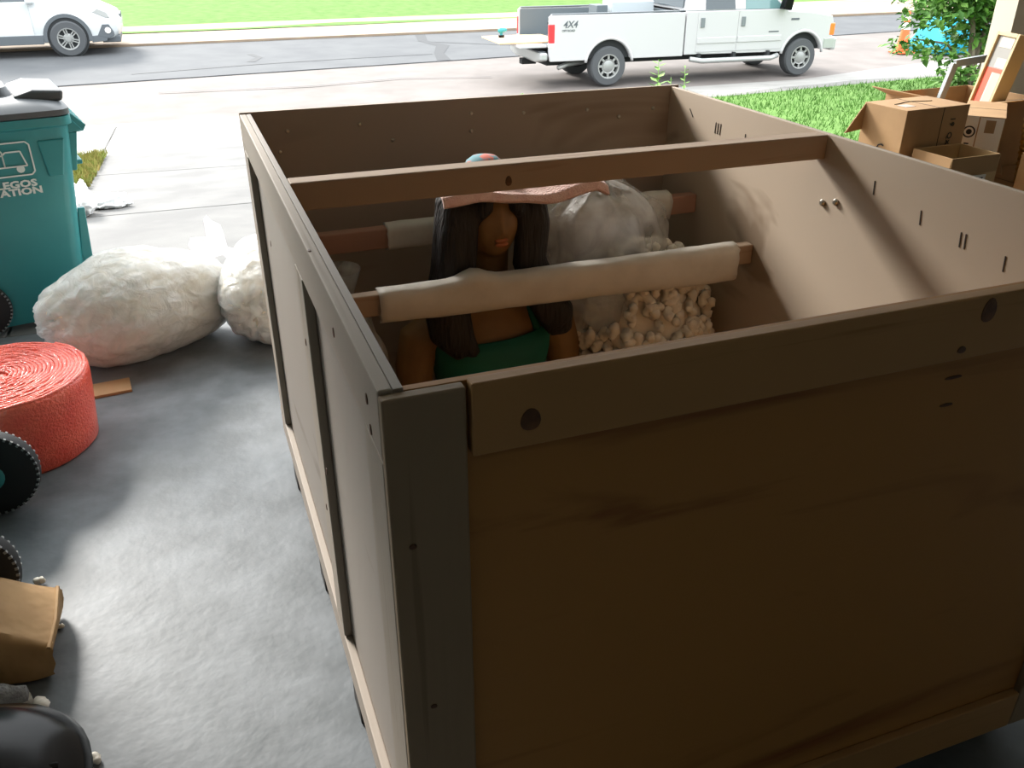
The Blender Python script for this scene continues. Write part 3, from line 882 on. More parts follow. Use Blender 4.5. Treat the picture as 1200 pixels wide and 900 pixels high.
        def bar(x0, z0, x1, z1, w=0.0035):
            y = -0.001
            d = Vector((x1 - x0, 0, z1 - z0)); q = Vector((-d.z, 0, d.x)).normalized() * w
            a, b_ = Vector((x0, y, z0)), Vector((x1, y, z1))
            lg.add([a + q, a - q, b_ - q, b_ + q, a + q + Vector((0, -0.002, 0)), a - q + Vector((0, -0.002, 0)), b_ - q + Vector((0, -0.002, 0)), b_ + q + Vector((0, -0.002, 0))], [(0, 1, 2, 3), (4, 7, 6, 5), (0, 4, 5, 1), (1, 5, 6, 2), (2, 6, 7, 3), (3, 7, 4, 0)])
        def poly(ps, w=0.0035, close=True):
            for p, q in zip(ps, ps[1:] + (ps[:1] if close else [])):
                bar(p[0], p[1], q[0], q[1], w)
        poly([(-0.17, 0.02), (-0.17, 0.15), (-0.155, 0.165), (0.14, 0.165), (0.155, 0.15), (0.155, 0.02), (0.14, 0.005), (-0.155, 0.005)])
        poly([(-0.14, 0.05), (-0.14, 0.10), (-0.10, 0.14), (0.015, 0.14), (0.03, 0.125), (0.03, 0.05)])
        poly([(0.03, 0.05), (0.03, 0.11), (0.045, 0.122), (0.11, 0.122), (0.128, 0.05)])
        poly([(-0.14, 0.108), (0.03, 0.108)], close=False)
        for cx in (-0.09, 0.095):
            lg.lathe([(0.001, -0.003), (0.018, -0.003), (0.018, -0.001), (0.001, -0.001)], 16, 'y', (cx, 0, 0.036))
        M = side_M(0.0, 0.735)
        y0 = -(0.235 + 0.05 * (0.735 - 0.02) / 0.91) - 0.004
        k = 0.0547
        lg.v = [(x * 0.9 + 0.05, y0 + y - (z * 0.9 - 0.02) * k, z * 0.9 + 0.715) for x, y, z in lg.v]
        lg.build('truck_logo', M_white_ink, t)
    return t
make_cart('teal refuse cart with white lettering and dark lid behind white bags', (-1.083, 3.675, 0), R(12))
make_cart('teal refuse cart with its black wheels beside the red roll', (-1.295, 1.575, 0), R(180), text=False, ax=-0.34, wr=0.15)

# ------------------------------------------------------------------ things lying on the left of the floor
# brown paper bag
t = thing('paper_bag', 'crumpled brown kraft paper bag leaning on the near cart wheel', 'paper bag', (-0.82, 1.12, 0), 0)
def pbag_ring(s_):
    x = lerp(-0.14, 0.105, s_)
    out = []
    n = 28
    top = lerp(0.29, 0.10, s_ ** 0.8)
    for i in range(n):
        a = 2 * PI * i / n
        c, q = math.cos(a), math.sin(a)
        hy = lerp(0.132, 0.128, s_)
        y = hy * math.copysign(abs(c) ** 0.45, c) + 0.010 * nz(x * 9, c * 3, q * 3)
        z = top / 2 + top / 2 * math.copysign(abs(q) ** 0.35, q) + 0.010 * nz(x * 9, y * 9, q * 2 + 5)
        out.append(Vector((x + 0.012 * nz(c * 3, q * 3, 2) - (0.035 * s_ * max(0, -q)), y, max(0.002, z))))
    return out
MB().loft([pbag_ring(k / 16) for k in range(17)]).build('paper', M_kraft, t, smooth=True, auto=True)
MB().tube([(0.098, -0.12, 0.095), (0.106, -0.02, 0.098), (0.10, 0.12, 0.097)], 0.006, 6).build('folded_edge', M_kraft, t)

# grey knit shoe
t = thing('sneaker', 'grey knit sneaker tip between paper bag and black tub', 'shoe', (-0.885, 0.925, 0), R(0))
def shoe_ring(s):
    x = lerp(-0.16, 0.11, s)
    w = 0.042 * (1 - max(0, s - 0.75) * 2.4) * (0.85 + 0.15 * math.sin(PI * s))
    h = lerp(0.085, 0.045, s ** 0.8) * (1 if s < 0.9 else 0.75)
    return [Vector((x, w * math.cos(2 * PI * i / 18), 0.028 + max(0.0, math.sin(2 * PI * i / 18)) * h + min(0, math.sin(2 * PI * i / 18)) * 0.012)) for i in range(18)]
MB().loft([shoe_ring(k / 12) for k in range(13)]).build('upper', M_shoe, t, smooth=True)
MB().loft([[Vector((p.x * 1.04, p.y * 1.1, z)) for p in shoe_outline] for z, shoe_outline in ((0.0, [Vector((lerp(-0.16, 0.112, 0.5 - 0.5 * math.cos(2 * PI * i / 24)), 0.042 * math.sin(2 * PI * i / 24), 0)) for i in range(24)]), (0.026, [Vector((lerp(-0.16, 0.112, 0.5 - 0.5 * math.cos(2 * PI * i / 24)), 0.044 * math.sin(2 * PI * i / 24), 0)) for i in range(24)]))]).build('sole', M_label, t)
MB().tube([(-0.06, -0.043, 0.05), (-0.01, -0.042, 0.05), (0.04, -0.036, 0.058), (0.05, -0.02, 0.075)], 0.006, 8).build('stripe', M_ink, t)

# black plastic tub with a domed lid
t = thing('black_tub', 'glossy black plastic tub with domed lid in the near left corner', 'tub', (-0.86, 0.40, 0))
def sq(rad, z, n=40, p=0.75):
    return [Vector((rad[0] * math.copysign(abs(math.cos(2 * PI * i / n)) ** p, math.cos(2 * PI * i / n)), rad[1] * math.copysign(abs(math.sin(2 * PI * i / n)) ** p, math.sin(2 * PI * i / n)), z)) for i in range(n)]
MB().loft([sq((0.22, 0.20), 0.0), sq((0.25, 0.225), 0.02), sq((0.27, 0.245), 0.22)]).build('tub', M_black, t, smooth=True, auto=True)
ld = MB().loft([sq((0.275, 0.25), 0.215), sq((0.295, 0.27), 0.225), sq((0.30, 0.275), 0.245), sq((0.285, 0.26), 0.275), sq((0.235, 0.215), 0.315), sq((0.15, 0.14), 0.34), sq((0.03, 0.03), 0.35)]).build('lid', M_black, t, smooth=True)
MB().tube([(-0.26, -0.09, 0.285), (-0.12, -0.055, 0.338), (0.02, -0.02, 0.348), (0.14, 0.005, 0.338), (0.25, 0.02, 0.30)], 0.008, 8).build('lid_ridge', M_black, ld, smooth=True)

# loose peanuts and scraps on the floor
for p, s, lab in (((-0.75, 0.895, 0.018), 1.5, 'white foam peanut on the floor between paper bag and black tub'),
                  ((-0.728, 1.183, 0.008), 0.6, 'tiny white foam crumb on the floor right of the paper bag'),
                  ((-0.615, 0.69, 0.010), 0.9, 'white foam peanut on the floor right of the black tub'),
                  ((-0.80, 1.40, 0.014), 1.0, 'white foam peanut beside the far corner of the paper bag')):
    o = peanut(p, None, s)
    o.rotation_euler = (0.2, 0.1, random.random() * 6)
    tag(o, lab, 'foam peanut', 'loose foam peanuts on the floor')
def scrap(name, label, loc, sz_, m, seed, cat):
    mb = MB().blob((0, 0, sz_[2] * 0.8), sz_, 26, 16, lambda d: 1 + 0.45 * nz(d.x * 2.2 + seed, d.y * 2.2, d.z * 2.2) + 0.2 * nz(d.x * 6 + seed, d.y * 6, d.z * 6))
    mb.v = [(x, y, max(z, 0.002)) for x, y, z in mb.v]
    o = mb.build(name, m)
    o.location = loc
    return tag(o, label, cat)
M_scrap = mat('white_paper', '#f0f2f3', 0.6)
scrap('paper_scrap', 'crumpled white plastic scrap lying on the driveway beside teal cart', (-0.86, 6.75, gz(6.75)), (0.16, 0.10, 0.06), M_scrap, 2, 'scrap')
scrap('paper_scrap', 'white plastic bag caught against the back of teal cart', (-1.02, 6.5, gz(6.5)), (0.09, 0.16, 0.14), M_scrap, 8, 'scrap')
scrap('tissue_scrap', 'crumpled white tissue on top of the red roll by cart wheel', (-1.08, 2.50, 0.288), (0.03, 0.03, 0.03), M_scrap, 5, 'scrap')
cs = MB().box(-0.13, 0.13, -0.06, 0.06, 0, 0.012).build('cardboard_sheet', M_card, None, bevel=0.002)
cs.location = (-0.70, 2.62, 0); cs.rotation_euler = (0, 0, 0.1)
tag(cs, 'flat cardboard piece on the floor between red roll and white bag', 'cardboard')

# ------------------------------------------------------------------ cardboard boxes
def carton(name, label, loc, rotz, w, d, h, open_top=False, m=M_card, flaps=(), th=0.005, group='cardboard boxes beside the crate'):
    """origin: near-left bottom corner; w along x, d along y"""
    t = thing(name, label, 'box', loc, rotz, group)
    b = MB()
    if open_top:
        b.box(0, w, 0, th, 0, h); b.box(0, w, d - th, d, 0, h); b.box(0, th, th, d - th, 0, h); b.box(w - th, w, th, d - th, 0, h); b.box(th, w - th, th, d - th, 0, th)
    else:
        b.box(0, w, 0, d, 0, h)
    b.build('body', m, t, bevel=0.002)
    if not open_top:
        MB().box(w * 0.5 - 0.0015, w * 0.5 + 0.0015, 0.002, d - 0.002, h, h + 0.0008).build('seam', M_ink, t)
    for side, ln, ang in flaps:
        if side == 'x0': M = Matrix.Translation((0, 0, h)) @ Matrix.Rotation(-ang, 4, 'Y'); dims = (-ln, 0, 0.004, d - 0.004, -th, 0)
        elif side == 'x1': M = Matrix.Translation((w, 0, h)) @ Matrix.Rotation(ang, 4, 'Y'); dims = (0, ln, 0.004, d - 0.004, -th, 0)
        elif side == 'y0': M = Matrix.Translation((0, 0, h)) @ Matrix.Rotation(ang, 4, 'X'); dims = (0.004, w - 0.004, -ln, 0, -th, 0)
        else: M = Matrix.Translation((0, d, h)) @ Matrix.Rotation(-ang, 4, 'X'); dims = (0.004, w - 0.004, 0, ln, -th, 0)
        box('flap', M_card_in if open_top else m, dims, t, 0.001, M=M)
    return t
# supports below
carton('carton', 'large cardboard box on the floor under the upright printed box', (2.30, 1.62, 0), 0, 0.74, 0.72, 0.619)
carton('carton', 'large cardboard box on the floor under the open boxes', (3.07, 1.62, 0), 0, 1.06, 1.28, 0.579)
A = carton('carton', 'upright cardboard box with black printed number, one flap hanging open', (2.632, 1.973, 0.62), R(4.5), 0.367, 0.235, 0.40, m=M_card)
def textM(x, y, z, rx=0.0, rz=0.0, spin=0.0):
    return Matrix.Translation((x, y, z)) @ Matrix.Rotation(rz, 4, 'Z') @ Matrix.Rotation(PI / 2, 4, 'X') @ Matrix.Rotation(spin, 4, 'Z')
text_mesh('printed_number', '19', 0.038, M_ink, A, textM(0.265, -0.002, 0.355, spin=-PI / 2), bold=0.0005, ext=0.0008, space=1.15)
text_mesh('printed_number', 'Qx1', 0.038, M_ink, A, textM(0.265, -0.002, 0.292, spin=-PI / 2), bold=0.0005, ext=0.0008, space=1.15)
text_mesh('printed_mark', 'G', 0.06, M_ink, A, textM(-0.002, 0.13, 0.205, rz=-PI / 2), ext=0.0008)
MB().box(0.212, 0.215, -0.001, 0.0005, 0.0, 0.398).build('seam', M_ink, A)
MB().tube([(0.06 + 0.22 * k / 10, 0.14 + 0.012 * math.cos(PI * (k / 10 - 0.5) * 2), 0.401) for k in range(11)], 0.002, 6).build('handle_slot', M_ink, A)
box('tape_patch', M_tape, (0.05, 0.11, 0.06, 0.11, 0.400, 0.4012), A)
MB().prism([(0.0, 0.395), (-0.095, 0.275), (0.0, 0.285)], 'y', 0.228, 0.233).build('flap', M_card_in, A)
Bx = carton('carton', 'open empty cardboard box with white label nearest the crate wall', (2.68, 1.735, 0.62), R(1), 0.26, 0.21, 0.25, True, M_card_lt, flaps=(('y0', 0.07, R(88)), ('x1', 0.10, R(65)), ('x0', 0.07, R(88))))
box('paper_label', M_label, (0.10, 0.19, -0.012, -0.010, 0.13, 0.175), Bx)
box('label_mark', M_ink, (0.115, 0.175, -0.0125, -0.012, 0.14, 0.165), Bx)
Cx = carton('carton', 'taped cardboard box with round black symbol on white label', (3.208, 1.985, 0.58), R(42), 0.42, 0.17, 0.37, m=M_card)
box('paper_label', M_label, (-0.0015, -0.0005, 0.105, 0.168, 0.18, 0.369), Cx)
MB().lathe([(0.020, -0.001), (0.026, -0.001), (0.026, 0.0), (0.020, 0.0)], 20, 'x', (-0.0016, 0.135, 0.30)).build('round_mark', M_ink, Cx)
MB().lathe([(0.004, -0.001), (0.012, -0.001), (0.012, 0.0), (0.004, 0.0)], 12, 'x', (-0.0016, 0.135, 0.30)).build('round_mark', M_ink, Cx)
for z0, y0, y1 in ((0.245, 0.125, 0.145), (0.225, 0.115, 0.155)):
    box('label_line', M_ink, (-0.0022, -0.0015, y0, y1, z0, z0 + 0.006), Cx)
box('tape_strip', M_label, (-0.001, 0.0, 0.004, 0.10, 0.20, 0.365), Cx)
box('tape_patch', M_tape, (-0.002, -0.001, 0.035, 0.075, 0.30, 0.355), Cx)
D = carton('carton', 'open cardboard box holding the framed picture', (3.36, 2.42, 0.58), R(4), 0.60, 0.44, 0.34, True, M_card, flaps=(('y0', 0.14, R(-12)), ('x0', 0.12, R(-20))))
E_ = carton('carton', 'small cardboard box at the right end of the pile', (3.225, 1.70, 0.58), R(-5), 0.26, 0.19, 0.24, m=M_card_lt)
# framed picture: a deep canvas leaning in the open box
def plank(mb, o, u, v, w, a0, a1, b0, b1, c0, c1):
    mb.box(a0, a1, b0, b1, c0, c1, M=frame(o, u, v, w))
fo = Vector((3.664, 2.677, 0.622))
fu = Vector((-0.30, -0.93, 0.0)).normalized()           # along the bottom edge, to the right and nearer
fv = Vector((0.114, -0.126, 1.0)).normalized()            # up, leaning
fw_ = fu.cross(fv).normalized()
pic = thing('framed_picture', 'deep wooden picture frame with red and cream print leaning in box', 'picture', (0, 0, 0))
pic.location = fo
o0 = Vector((0, 0, 0))
PW, PH = 0.2, 0.62
mb = MB()
for dims in ((0, 0.018, 0, PH), (PW - 0.018, PW, 0, PH), (0.018, PW - 0.018, 0, 0.018), (0.018, PW - 0.018, PH - 0.018, PH)):
    plank(mb, o0, fu, fv, fw_, dims[0], dims[1], dims[2], dims[3], -0.06, 0.012)
mb.build('frame', M_wframe, pic, bevel=0.002)
for nm, m, a0, a1, b0, b1, c in (('print_field', M_print_r, 0.018, PW - 0.018, 0.018, 0.45, 0.0), ('print_band', M_print_p, 0.095, 0.165, 0.02, 0.43, 0.002), ('print_band', M_print_w, 0.085, 0.095, 0.02, 0.43, 0.002),
                                 ('print_field', M_print_g, 0.018, PW - 0.018, 0.45, PH - 0.018, 0.0), ('print_patch', M_print_w, 0.05, 0.16, 0.55, 0.60, 0.002), ('print_patch', M_print_w, 0.08, 0.165, 0.455, 0.50, 0.002)):
    mb = MB(); plank(mb, o0, fu, fv, fw_, a0, a1, b0, b1, c - 0.004, c); mb.build(nm, m, pic)
mb = MB(); plank(mb, o0, fu, fv, fw_, 0.018, PW - 0.018, 0.018, PH - 0.018, -0.058, -0.05); mb.build('back_board', M_black, pic)
# metal frame behind it
mf = thing('metal_frame', 'grey aluminium frame leaning behind the framed picture', 'frame', (3.56, 2.80, 0))
a = Vector((0.05, 0, 0.58)); 
for nm, p, q in (('side_bar', (0.02, 0.0, 0.60), (0.135, 0.0, 1.055)), ('top_bar', (0.135, 0.0, 1.055), (0.44, -0.02, 1.085)), ('side_bar', (0.44, -0.02, 1.085), (0.33, -0.02, 0.60)), ('bottom_bar', (0.02, 0, 0.60), (0.33, -0.02, 0.60))):
    p, q = Vector(p), Vector(q)
    d = (q - p).normalized(); u = Vector((0, 1, 0)); w = d.cross(u).normalized()
    mb = MB(); mb.box(0, (q - p).length, -0.012, 0.012, -0.018, 0.018, M=frame(p, d, w.cross(d), w)); mb.build(nm, M_alu, mf, bevel=0.002)
# wicker basket edge
bk = thing('wicker_basket', 'yellow wicker basket beside the framed picture', 'basket', (3.70, 2.10, 0.58))
bk.location = (3.69, 2.10, 0.584)
for k in range(15):
    z = 0.01 + 0.026 * k
    r = 0.11 + 0.0025 * k
    MB().tube([(r * math.cos(2 * PI * i / 36) * (1 + 0.03 * (-1) ** (i + k)), r * math.sin(2 * PI * i / 36) * (1 + 0.03 * (-1) ** (i + k)), z) for i in range(37)], 0.013, 6, cap=False).build('weave', M_basket, bk, smooth=True)

# ------------------------------------------------------------------ vehicles
def wheel(parent, c, r, wd, m_tire, m_rim, style, sgn=-1):
    """wheel on a y axle; visible side towards sgn*y"""
    x, y, z = c
    ri = r * 0.60
    t = MB().lathe([(ri, y + wd / 2), (r * 0.93, y + wd / 2), (r, y + wd * 0.36), (r, y - wd * 0.36), (r * 0.93, y - wd / 2), (ri, y - wd / 2)], 44, 'y', (x, 0, z)).build('wheel', m_tire, parent, smooth=True, auto=True)
    yo_ = y + sgn * wd * 0.40
    MB().lathe([(ri * 1.03, y + sgn * wd * 0.52), (ri * 1.03, y), (ri * 0.9, y), (ri * 0.92, y + sgn * wd * 0.50)], 40, 'y', (x, 0, z)).build('rim_ring', m_rim, t, smooth=True, auto=True)
    MB().lathe([(0.01, yo_ - sgn * 0.05), (ri * 0.95, yo_ - sgn * 0.05), (ri * 0.95, yo_ - sgn * 0.07), (0.01, yo_ - sgn * 0.07)], 32, 'y', (x, 0, z)).build('brake_disc', M_well, t)
    if style == 'spoke':
        for k in range(6):
            M = Matrix.Translation((x, yo_, z)) @ Matrix.Rotation(2 * PI * k / 6 + 0.3, 4, 'Y')
            mb = MB()
            for e in (-1, 1):
                mb.add([M @ Vector(p) for p in ((0.0, -0.012, e * 0.004), (ri * 0.95, -0.008, e * ri * 0.06), (ri * 0.95, -0.008, e * ri * 0.19), (0.03, -0.012, e * ri * 0.12), (0.0, 0.012, e * 0.004), (ri * 0.95, 0.012, e * ri * 0.06), (ri * 0.95, 0.012, e * ri * 0.19), (0.03, 0.012, e * ri * 0.12))],
                       [(0, 1, 2, 3), (4, 7, 6, 5), (0, 4, 5, 1), (1, 5, 6, 2), (2, 6, 7, 3), (3, 7, 4, 0)])
            mb.build('spoke', m_rim, t)
    else:
        MB().lathe([(ri * 0.50, yo_ + sgn * 0.0), (ri * 0.62, yo_ + sgn * 0.012), (ri * 0.62, yo_ - sgn * 0.012), (ri * 0.50, yo_ - sgn * 0.012)], 32, 'y', (x, 0, z)).build('rim_dish', m_rim, t, smooth=True, auto=True)
        for k in range(8):
            M = Matrix.Translation((x, yo_, z)) @ Matrix.Rotation(2 * PI * k / 8, 4, 'Y')
            MB().box(ri * 0.55, ri * 0.96, -0.012, 0.012, -ri * 0.10, ri * 0.10, M=M).build('rim_web', m_rim, t, bevel=0.006)
    MB().lathe([(0.01, yo_ + sgn * 0.03), (ri * 0.26, yo_ + sgn * 0.028), (ri * (0.5 if style != 'spoke' else 0.28), yo_ + sgn * 0.008), (ri * 0.5, yo_ - sgn * 0.02), (0.01, yo_ - sgn * 0.02)], 24, 'y', (x, 0, z)).build('hub', m_rim, t, smooth=True, auto=True)
    return t

def arc(cx, cz, r, a0, a1, n=14):
    return [(cx + r * math.cos(lerp(a0, a1, k / n)), cz + r * math.sin(lerp(a0, a1, k / n))) for k in range(n + 1)]

# ---- pickup truck: local x forward, y away from the camera, origin under the near rear wheel
tz = sz(15.2)
tk = thing('pickup_truck', 'white crew-cab pickup truck with lowered tailgate parked at the kerb', 'truck', (7.84, 15.16, tz), R(-2.4))
TW = 1.92
WR = 0.37
AR = 0.47
bedp = [(-1.25, 0.60), (-1.22, 0.50)] + [(-0.53, 0.50)] + arc(0, WR + 0.02, AR, R(165), R(15), 16)[0:] + [(0.53, 0.50), (1.60, 0.50), (1.60, 1.31), (-1.20, 1.33), (-1.25, 1.29)]
for y0, y1 in ((0, 0.08), (TW - 0.08, TW)):
    MB().prism(bedp, 'y', y0, y1).build('bed_side', M_paint2, tk, bevel=0.012)
    MB().tube([(p[0], y0 + (0.0 if y0 == 0 else 0.08), p[1]) for p in arc(0, WR + 0.02, AR + 0.03, R(172), R(8), 20)], 0.03, 8).build('fender_flare', M_paint2, tk, smooth=True)
box('bed_floor', M_liner, (-1.23, 1.58, 0.085, TW - 0.085, 0.74, 0.80), tk)
box('bed_liner', M_liner, (-1.22, 1.58, TW - 0.10, TW - 0.082, 0.80, 1.30), tk)
box('bed_liner', M_liner, (-1.22, 1.58, 0.082, 0.10, 0.80, 1.30), tk)
box('bed_liner', M_liner, (1.55, 1.585, 0.10, TW - 0.10, 0.80, 1.30), tk)
box('rail_cap', M_clad, (-1.20, 1.58, 0.0, 0.10, 1.325, 1.345), tk, 0.005)
box('rail_cap', M_clad, (-1.20, 1.58, TW - 0.10, TW, 1.325, 1.345), tk, 0.005)
box('tie_down', M_ink, (-0.62, -0.58, TW - 0.104, TW - 0.10, 1.0, 1.04), tk)
tg = box('tailgate', M_paint2, (-1.80, -1.25, 0.12, TW - 0.12, 0.745, 0.80), tk, 0.012)
for y0 in (0.0, TW - 0.10):
    box('tail_light', M_tail, (-1.262, -1.14, y0 - 0.008 if y0 == 0 else y0 + 0.03, y0 + 0.07 if y0 == 0 else y0 + 0.108, 0.83, 1.17), tk, 0.02)
    box('reverse_light', M_label, (-1.262, -1.15, y0 - 0.008 if y0 == 0 else y0 + 0.03, y0 + 0.07 if y0 == 0 else y0 + 0.108, 0.75, 0.825), tk, 0.015)
MB().prism([(0.03, 0.52), (0.35, 0.46), (TW - 0.35, 0.46), (TW - 0.03, 0.52), (TW - 0.03, 0.66), (0.03, 0.66)], 'x', -1.42, -1.26).build('rear_bumper', M_chrome, tk, bevel=0.03)
box('bumper_step', M_clad, (-1.41, -1.26, 0.15, TW - 0.15, 0.66, 0.675), tk, 0.005)
box('hitch', M_well, (-1.50, -1.20, TW / 2 - 0.09, TW / 2 + 0.09, 0.36, 0.47), tk, 0.01)
MB().tube([(-0.35, 0.42, 0.42), (-0.75, 0.32, 0.40), (-0.98, 0.20, 0.36)], 0.045, 12).build('exhaust_pipe', M_chrome, tk, smooth=True)
box('chassis', M_well, (-1.15, 4.9, 0.40, TW - 0.40, 0.38, 0.56), tk)
box('wheel_well', M_well, (-0.50, 0.50, 0.081, 0.40, 0.52, 0.88), tk)
text_mesh('decal', '4X4', 0.17, M_clad, tk, Matrix.Translation((-0.98, -0.004, 1.10)) @ Matrix.Rotation(PI / 2, 4, 'X') @ Matrix.Shear('XZ', 4, (0.25, 0.0)), bold=0.003)
text_mesh('decal', 'OFF ROAD', 0.055, M_clad, tk, Matrix.Translation((-1.0, -0.004, 1.03)) @ Matrix.Rotation(PI / 2, 4, 'X'), bold=0.001)
# cab lower body with the front wheel arch
cabp = [(1.63, 0.52), (3.72, 0.50)] + [(3.86, 0.50)] + arc(4.38, WR + 0.02, AR, R(165), R(15), 16) + [(4.90, 0.52), (5.08, 0.58), (5.10, 0.95), (5.03, 1.16), (4.55, 1.24), (3.95, 1.28), (3.90, 1.32), (1.63, 1.32)]
MB().prism(cabp, 'y', 0.0, 0.09).build('side_panel', M_paint2, tk, bevel=0.015)
MB().prism(cabp, 'y', TW - 0.09, TW).build('side_panel', M_paint2, tk, bevel=0.015)
MB().tube([(p[0], 0.0, p[1]) for p in arc(4.38, WR + 0.02, AR + 0.03, R(172), R(8), 20)], 0.03, 8).build('fender_flare', M_paint2, tk, smooth=True)
hood = [[Vector((x, y, z)) for x, y, z in sec] for sec in (
    [(3.92, 0.05, 1.26), (3.92, 0.35, 1.33), (3.92, TW / 2, 1.36), (3.92, TW - 0.35, 1.33), (3.92, TW - 0.05, 1.26)],
    [(4.55, 0.05, 1.22), (4.55, 0.35, 1.29), (4.55, TW / 2, 1.32), (4.55, TW - 0.35, 1.29), (4.55, TW - 0.05, 1.22)],
    [(5.02, 0.07, 1.14), (5.06, 0.35, 1.20), (5.10, TW / 2, 1.23), (5.06, TW - 0.35, 1.20), (5.02, TW - 0.07, 1.14)],
    [(5.09, 0.07, 0.98), (5.15, 0.35, 1.0), (5.18, TW / 2, 1.0), (5.15, TW - 0.35, 1.0), (5.09, TW - 0.07, 0.98)],
    [(5.09, 0.07, 0.75), (5.15, 0.35, 0.72), (5.18, TW / 2, 0.72), (5.15, TW - 0.35, 0.72), (5.09, TW - 0.07, 0.75)])]
MB().loft(hood, cap=False, closed=False).build('hood', M_paint2, tk, smooth=True, solid=0.012)
MB().prism([(0.02, 0.48), (TW - 0.02, 0.48), (TW - 0.02, 0.74), (0.02, 0.74)], 'x', 5.10, 5.24).build('front_bumper', M_chrome, tk, bevel=0.04)
box('bumper_end', M_chrome, (4.88, 5.16, -0.01, 0.06, 0.52, 0.74), tk, 0.02)
box('grille', M_clad, (5.17, 5.2, 0.45, TW - 0.45, 0.76, 1.0), tk, 0.01)
for y0 in (0.10, TW - 0.40):
    box('headlight', M_label, (5.12, 5.17, y0, y0 + 0.30, 0.80, 1.0), tk, 0.02)
box('corner_lamp', M_amber, (5.00, 5.125, -0.006, 0.10, 0.78, 1.02), tk, 0.02)
box('wheel_well', M_well, (3.88, 4.88, 0.091, 0.40, 0.52, 0.92), tk)
box('cab_floor', M_well, (1.64, 4.0, 0.09, TW - 0.09, 0.52, 0.60), tk)
# greenhouse
zr, zb = 1.88, 1.32
def gh(x, side, top):
    return Vector((x, (0.18 if top else 0.03) if side < 0 else (TW - 0.18 if top else TW - 0.03), zr if top else zb))
gb = MB()
low = [gh(1.63, -1, 0), gh(3.98, -1, 0), gh(3.98, 1, 0), gh(1.63, 1, 0)]
up_ = [gh(1.74, -1, 1), gh(3.25, -1, 1), gh(3.25, 1, 1), gh(1.74, 1, 1)]
gb.loft([low, up_])
gb.build('cab_roof', M_paint2, tk, bevel=0.03)
def side_glass(x0, x1, x0t, x1t, z0, z1, m):
    def y_at(z): return lerp(0.03, 0.18, (z - zb) / (zr - zb)) - 0.006
    mb = MB()
    q = [Vector((x0, y_at(z0), z0)), Vector((x1, y_at(z0), z0)), Vector((x1t, y_at(z1), z1)), Vector((x0t, y_at(z1), z1))]
    mb.loft([q, [v + Vector((0, 0.01, 0)) for v in q]])
    return mb.build('side_window', m, tk)
side_glass(2.05, 2.72, 2.08, 2.70, 1.34, 1.78, M_glass)
side_glass(2.95, 3.86, 2.97, 3.32, 1.33, 1.80, M_glass2)
mb = MB(); mb.loft([[Vector((1.612, 0.18, 1.38)), Vector((1.612, TW - 0.18, 1.38)), Vector((1.70, TW - 0.26, 1.80)), Vector((1.70, 0.26, 1.80))], [Vector((1.632, 0.18, 1.38)), Vector((1.632, TW - 0.18, 1.38)), Vector((1.72, TW - 0.26, 1.80)), Vector((1.72, 0.26, 1.80))]])
mb.build('rear_window', M_glass, tk)
mb = MB(); mb.loft([[Vector((3.975, 0.12, 1.34)), Vector((3.975, TW - 0.12, 1.34)), Vector((3.30, TW - 0.24, 1.85)), Vector((3.30, 0.24, 1.85))], [Vector((3.995, 0.12, 1.34)), Vector((3.995, TW - 0.12, 1.34)), Vector((3.32, TW - 0.24, 1.85)), Vector((3.32, 0.24, 1.85))]])
mb.build('windshield', M_glass, tk)
for nm, x0, x1 in (('door', 1.88, 2.78), ('door', 2.80, 3.84)):
    d = box(nm, M_paint2, (x0, x1, -0.010, 0.001, 0.56, 1.315), tk, 0.006)
    box('door_handle', M_handle, (x0 + 0.06, x0 + 0.15, -0.03, -0.008, 1.02, 1.20), d, 0.008)
    box('side_moulding', M_paint2, (x0 + 0.01, x1 - 0.01, -0.026, -0.009, 0.72, 0.83), d, 0.008)
box('badge', M_clad, (4.03, 4.22, -0.006, 0.0, 1.10, 1.14), tk)
box('door_badge', M_clad, (3.52, 3.76, -0.013, -0.009, 0.885, 0.91), tk)
MB().prism([(3.66, 1.33), (3.86, 1.30), (3.90, 1.62), (3.72, 1.62)], 'y', -0.24, -0.06).build('mirror', M_black, tk, bevel=0.03)
box('mirror_arm', M_black, (3.74, 3.80, -0.10, 0.05, 1.32, 1.36), tk, 0.01)
MB().tube([(1.75, -0.03, 0.44), (2.0, -0.08, 0.40), (3.6, -0.08, 0.40), (3.78, -0.03, 0.44)], 0.05, 10).build('running_board', M_chrome, tk, smooth=True)
for x in (1.95, 2.75, 3.55):
    box('step_bracket', M_well, (x - 0.03, x + 0.03, -0.06, 0.2, 0.42, 0.54), tk)
for x in (0, 4.38):
    wheel(tk, (x, 0.13, WR), WR, 0.26, M_tire, M_rim, 'hole', -1)
    wheel(tk, (x, TW - 0.13, WR), WR, 0.26, M_tire, M_rim, 'hole', 1)
tb = box('tool_box', M_label, (0.0, 0.95, 0.0, 0.50, 0, 0.64), None, 0.02)
M_tb = mat('silver_toolbox', '#b8c0c4', 0.4)
tb.data.materials.clear(); tb.data.materials.append(M_tb)
tb.location = (7.84 + 0.55, 16.25, tz + 0.81); tb.rotation_euler = (0, 0, R(-2.4))
tag(tb, 'long pale tool chest standing in the truck bed behind cab', 'tool chest')
tb2 = box('parts_case', M_liner, (0.0, 0.24, 0.0, 0.40, 0, 0.58), None, 0.01)
tb2.location = (7.84 + 0.22, 16.25, tz + 0.81)
tag(tb2, 'dark case in the truck bed left of tool chest', 'case')
ply = MB().box(-0.85, 0.42, -0.62, 0.62, 0, 0.03).build('board', M_board, None, bevel=0.004)
ply.location = (7.84 - 1.22, 15.16 + 1.05, tz + 0.803); ply.rotation_euler = (0, 0, R(-2.4))
tag(ply, 'tan wooden board lying on the lowered truck tailgate', 'board')
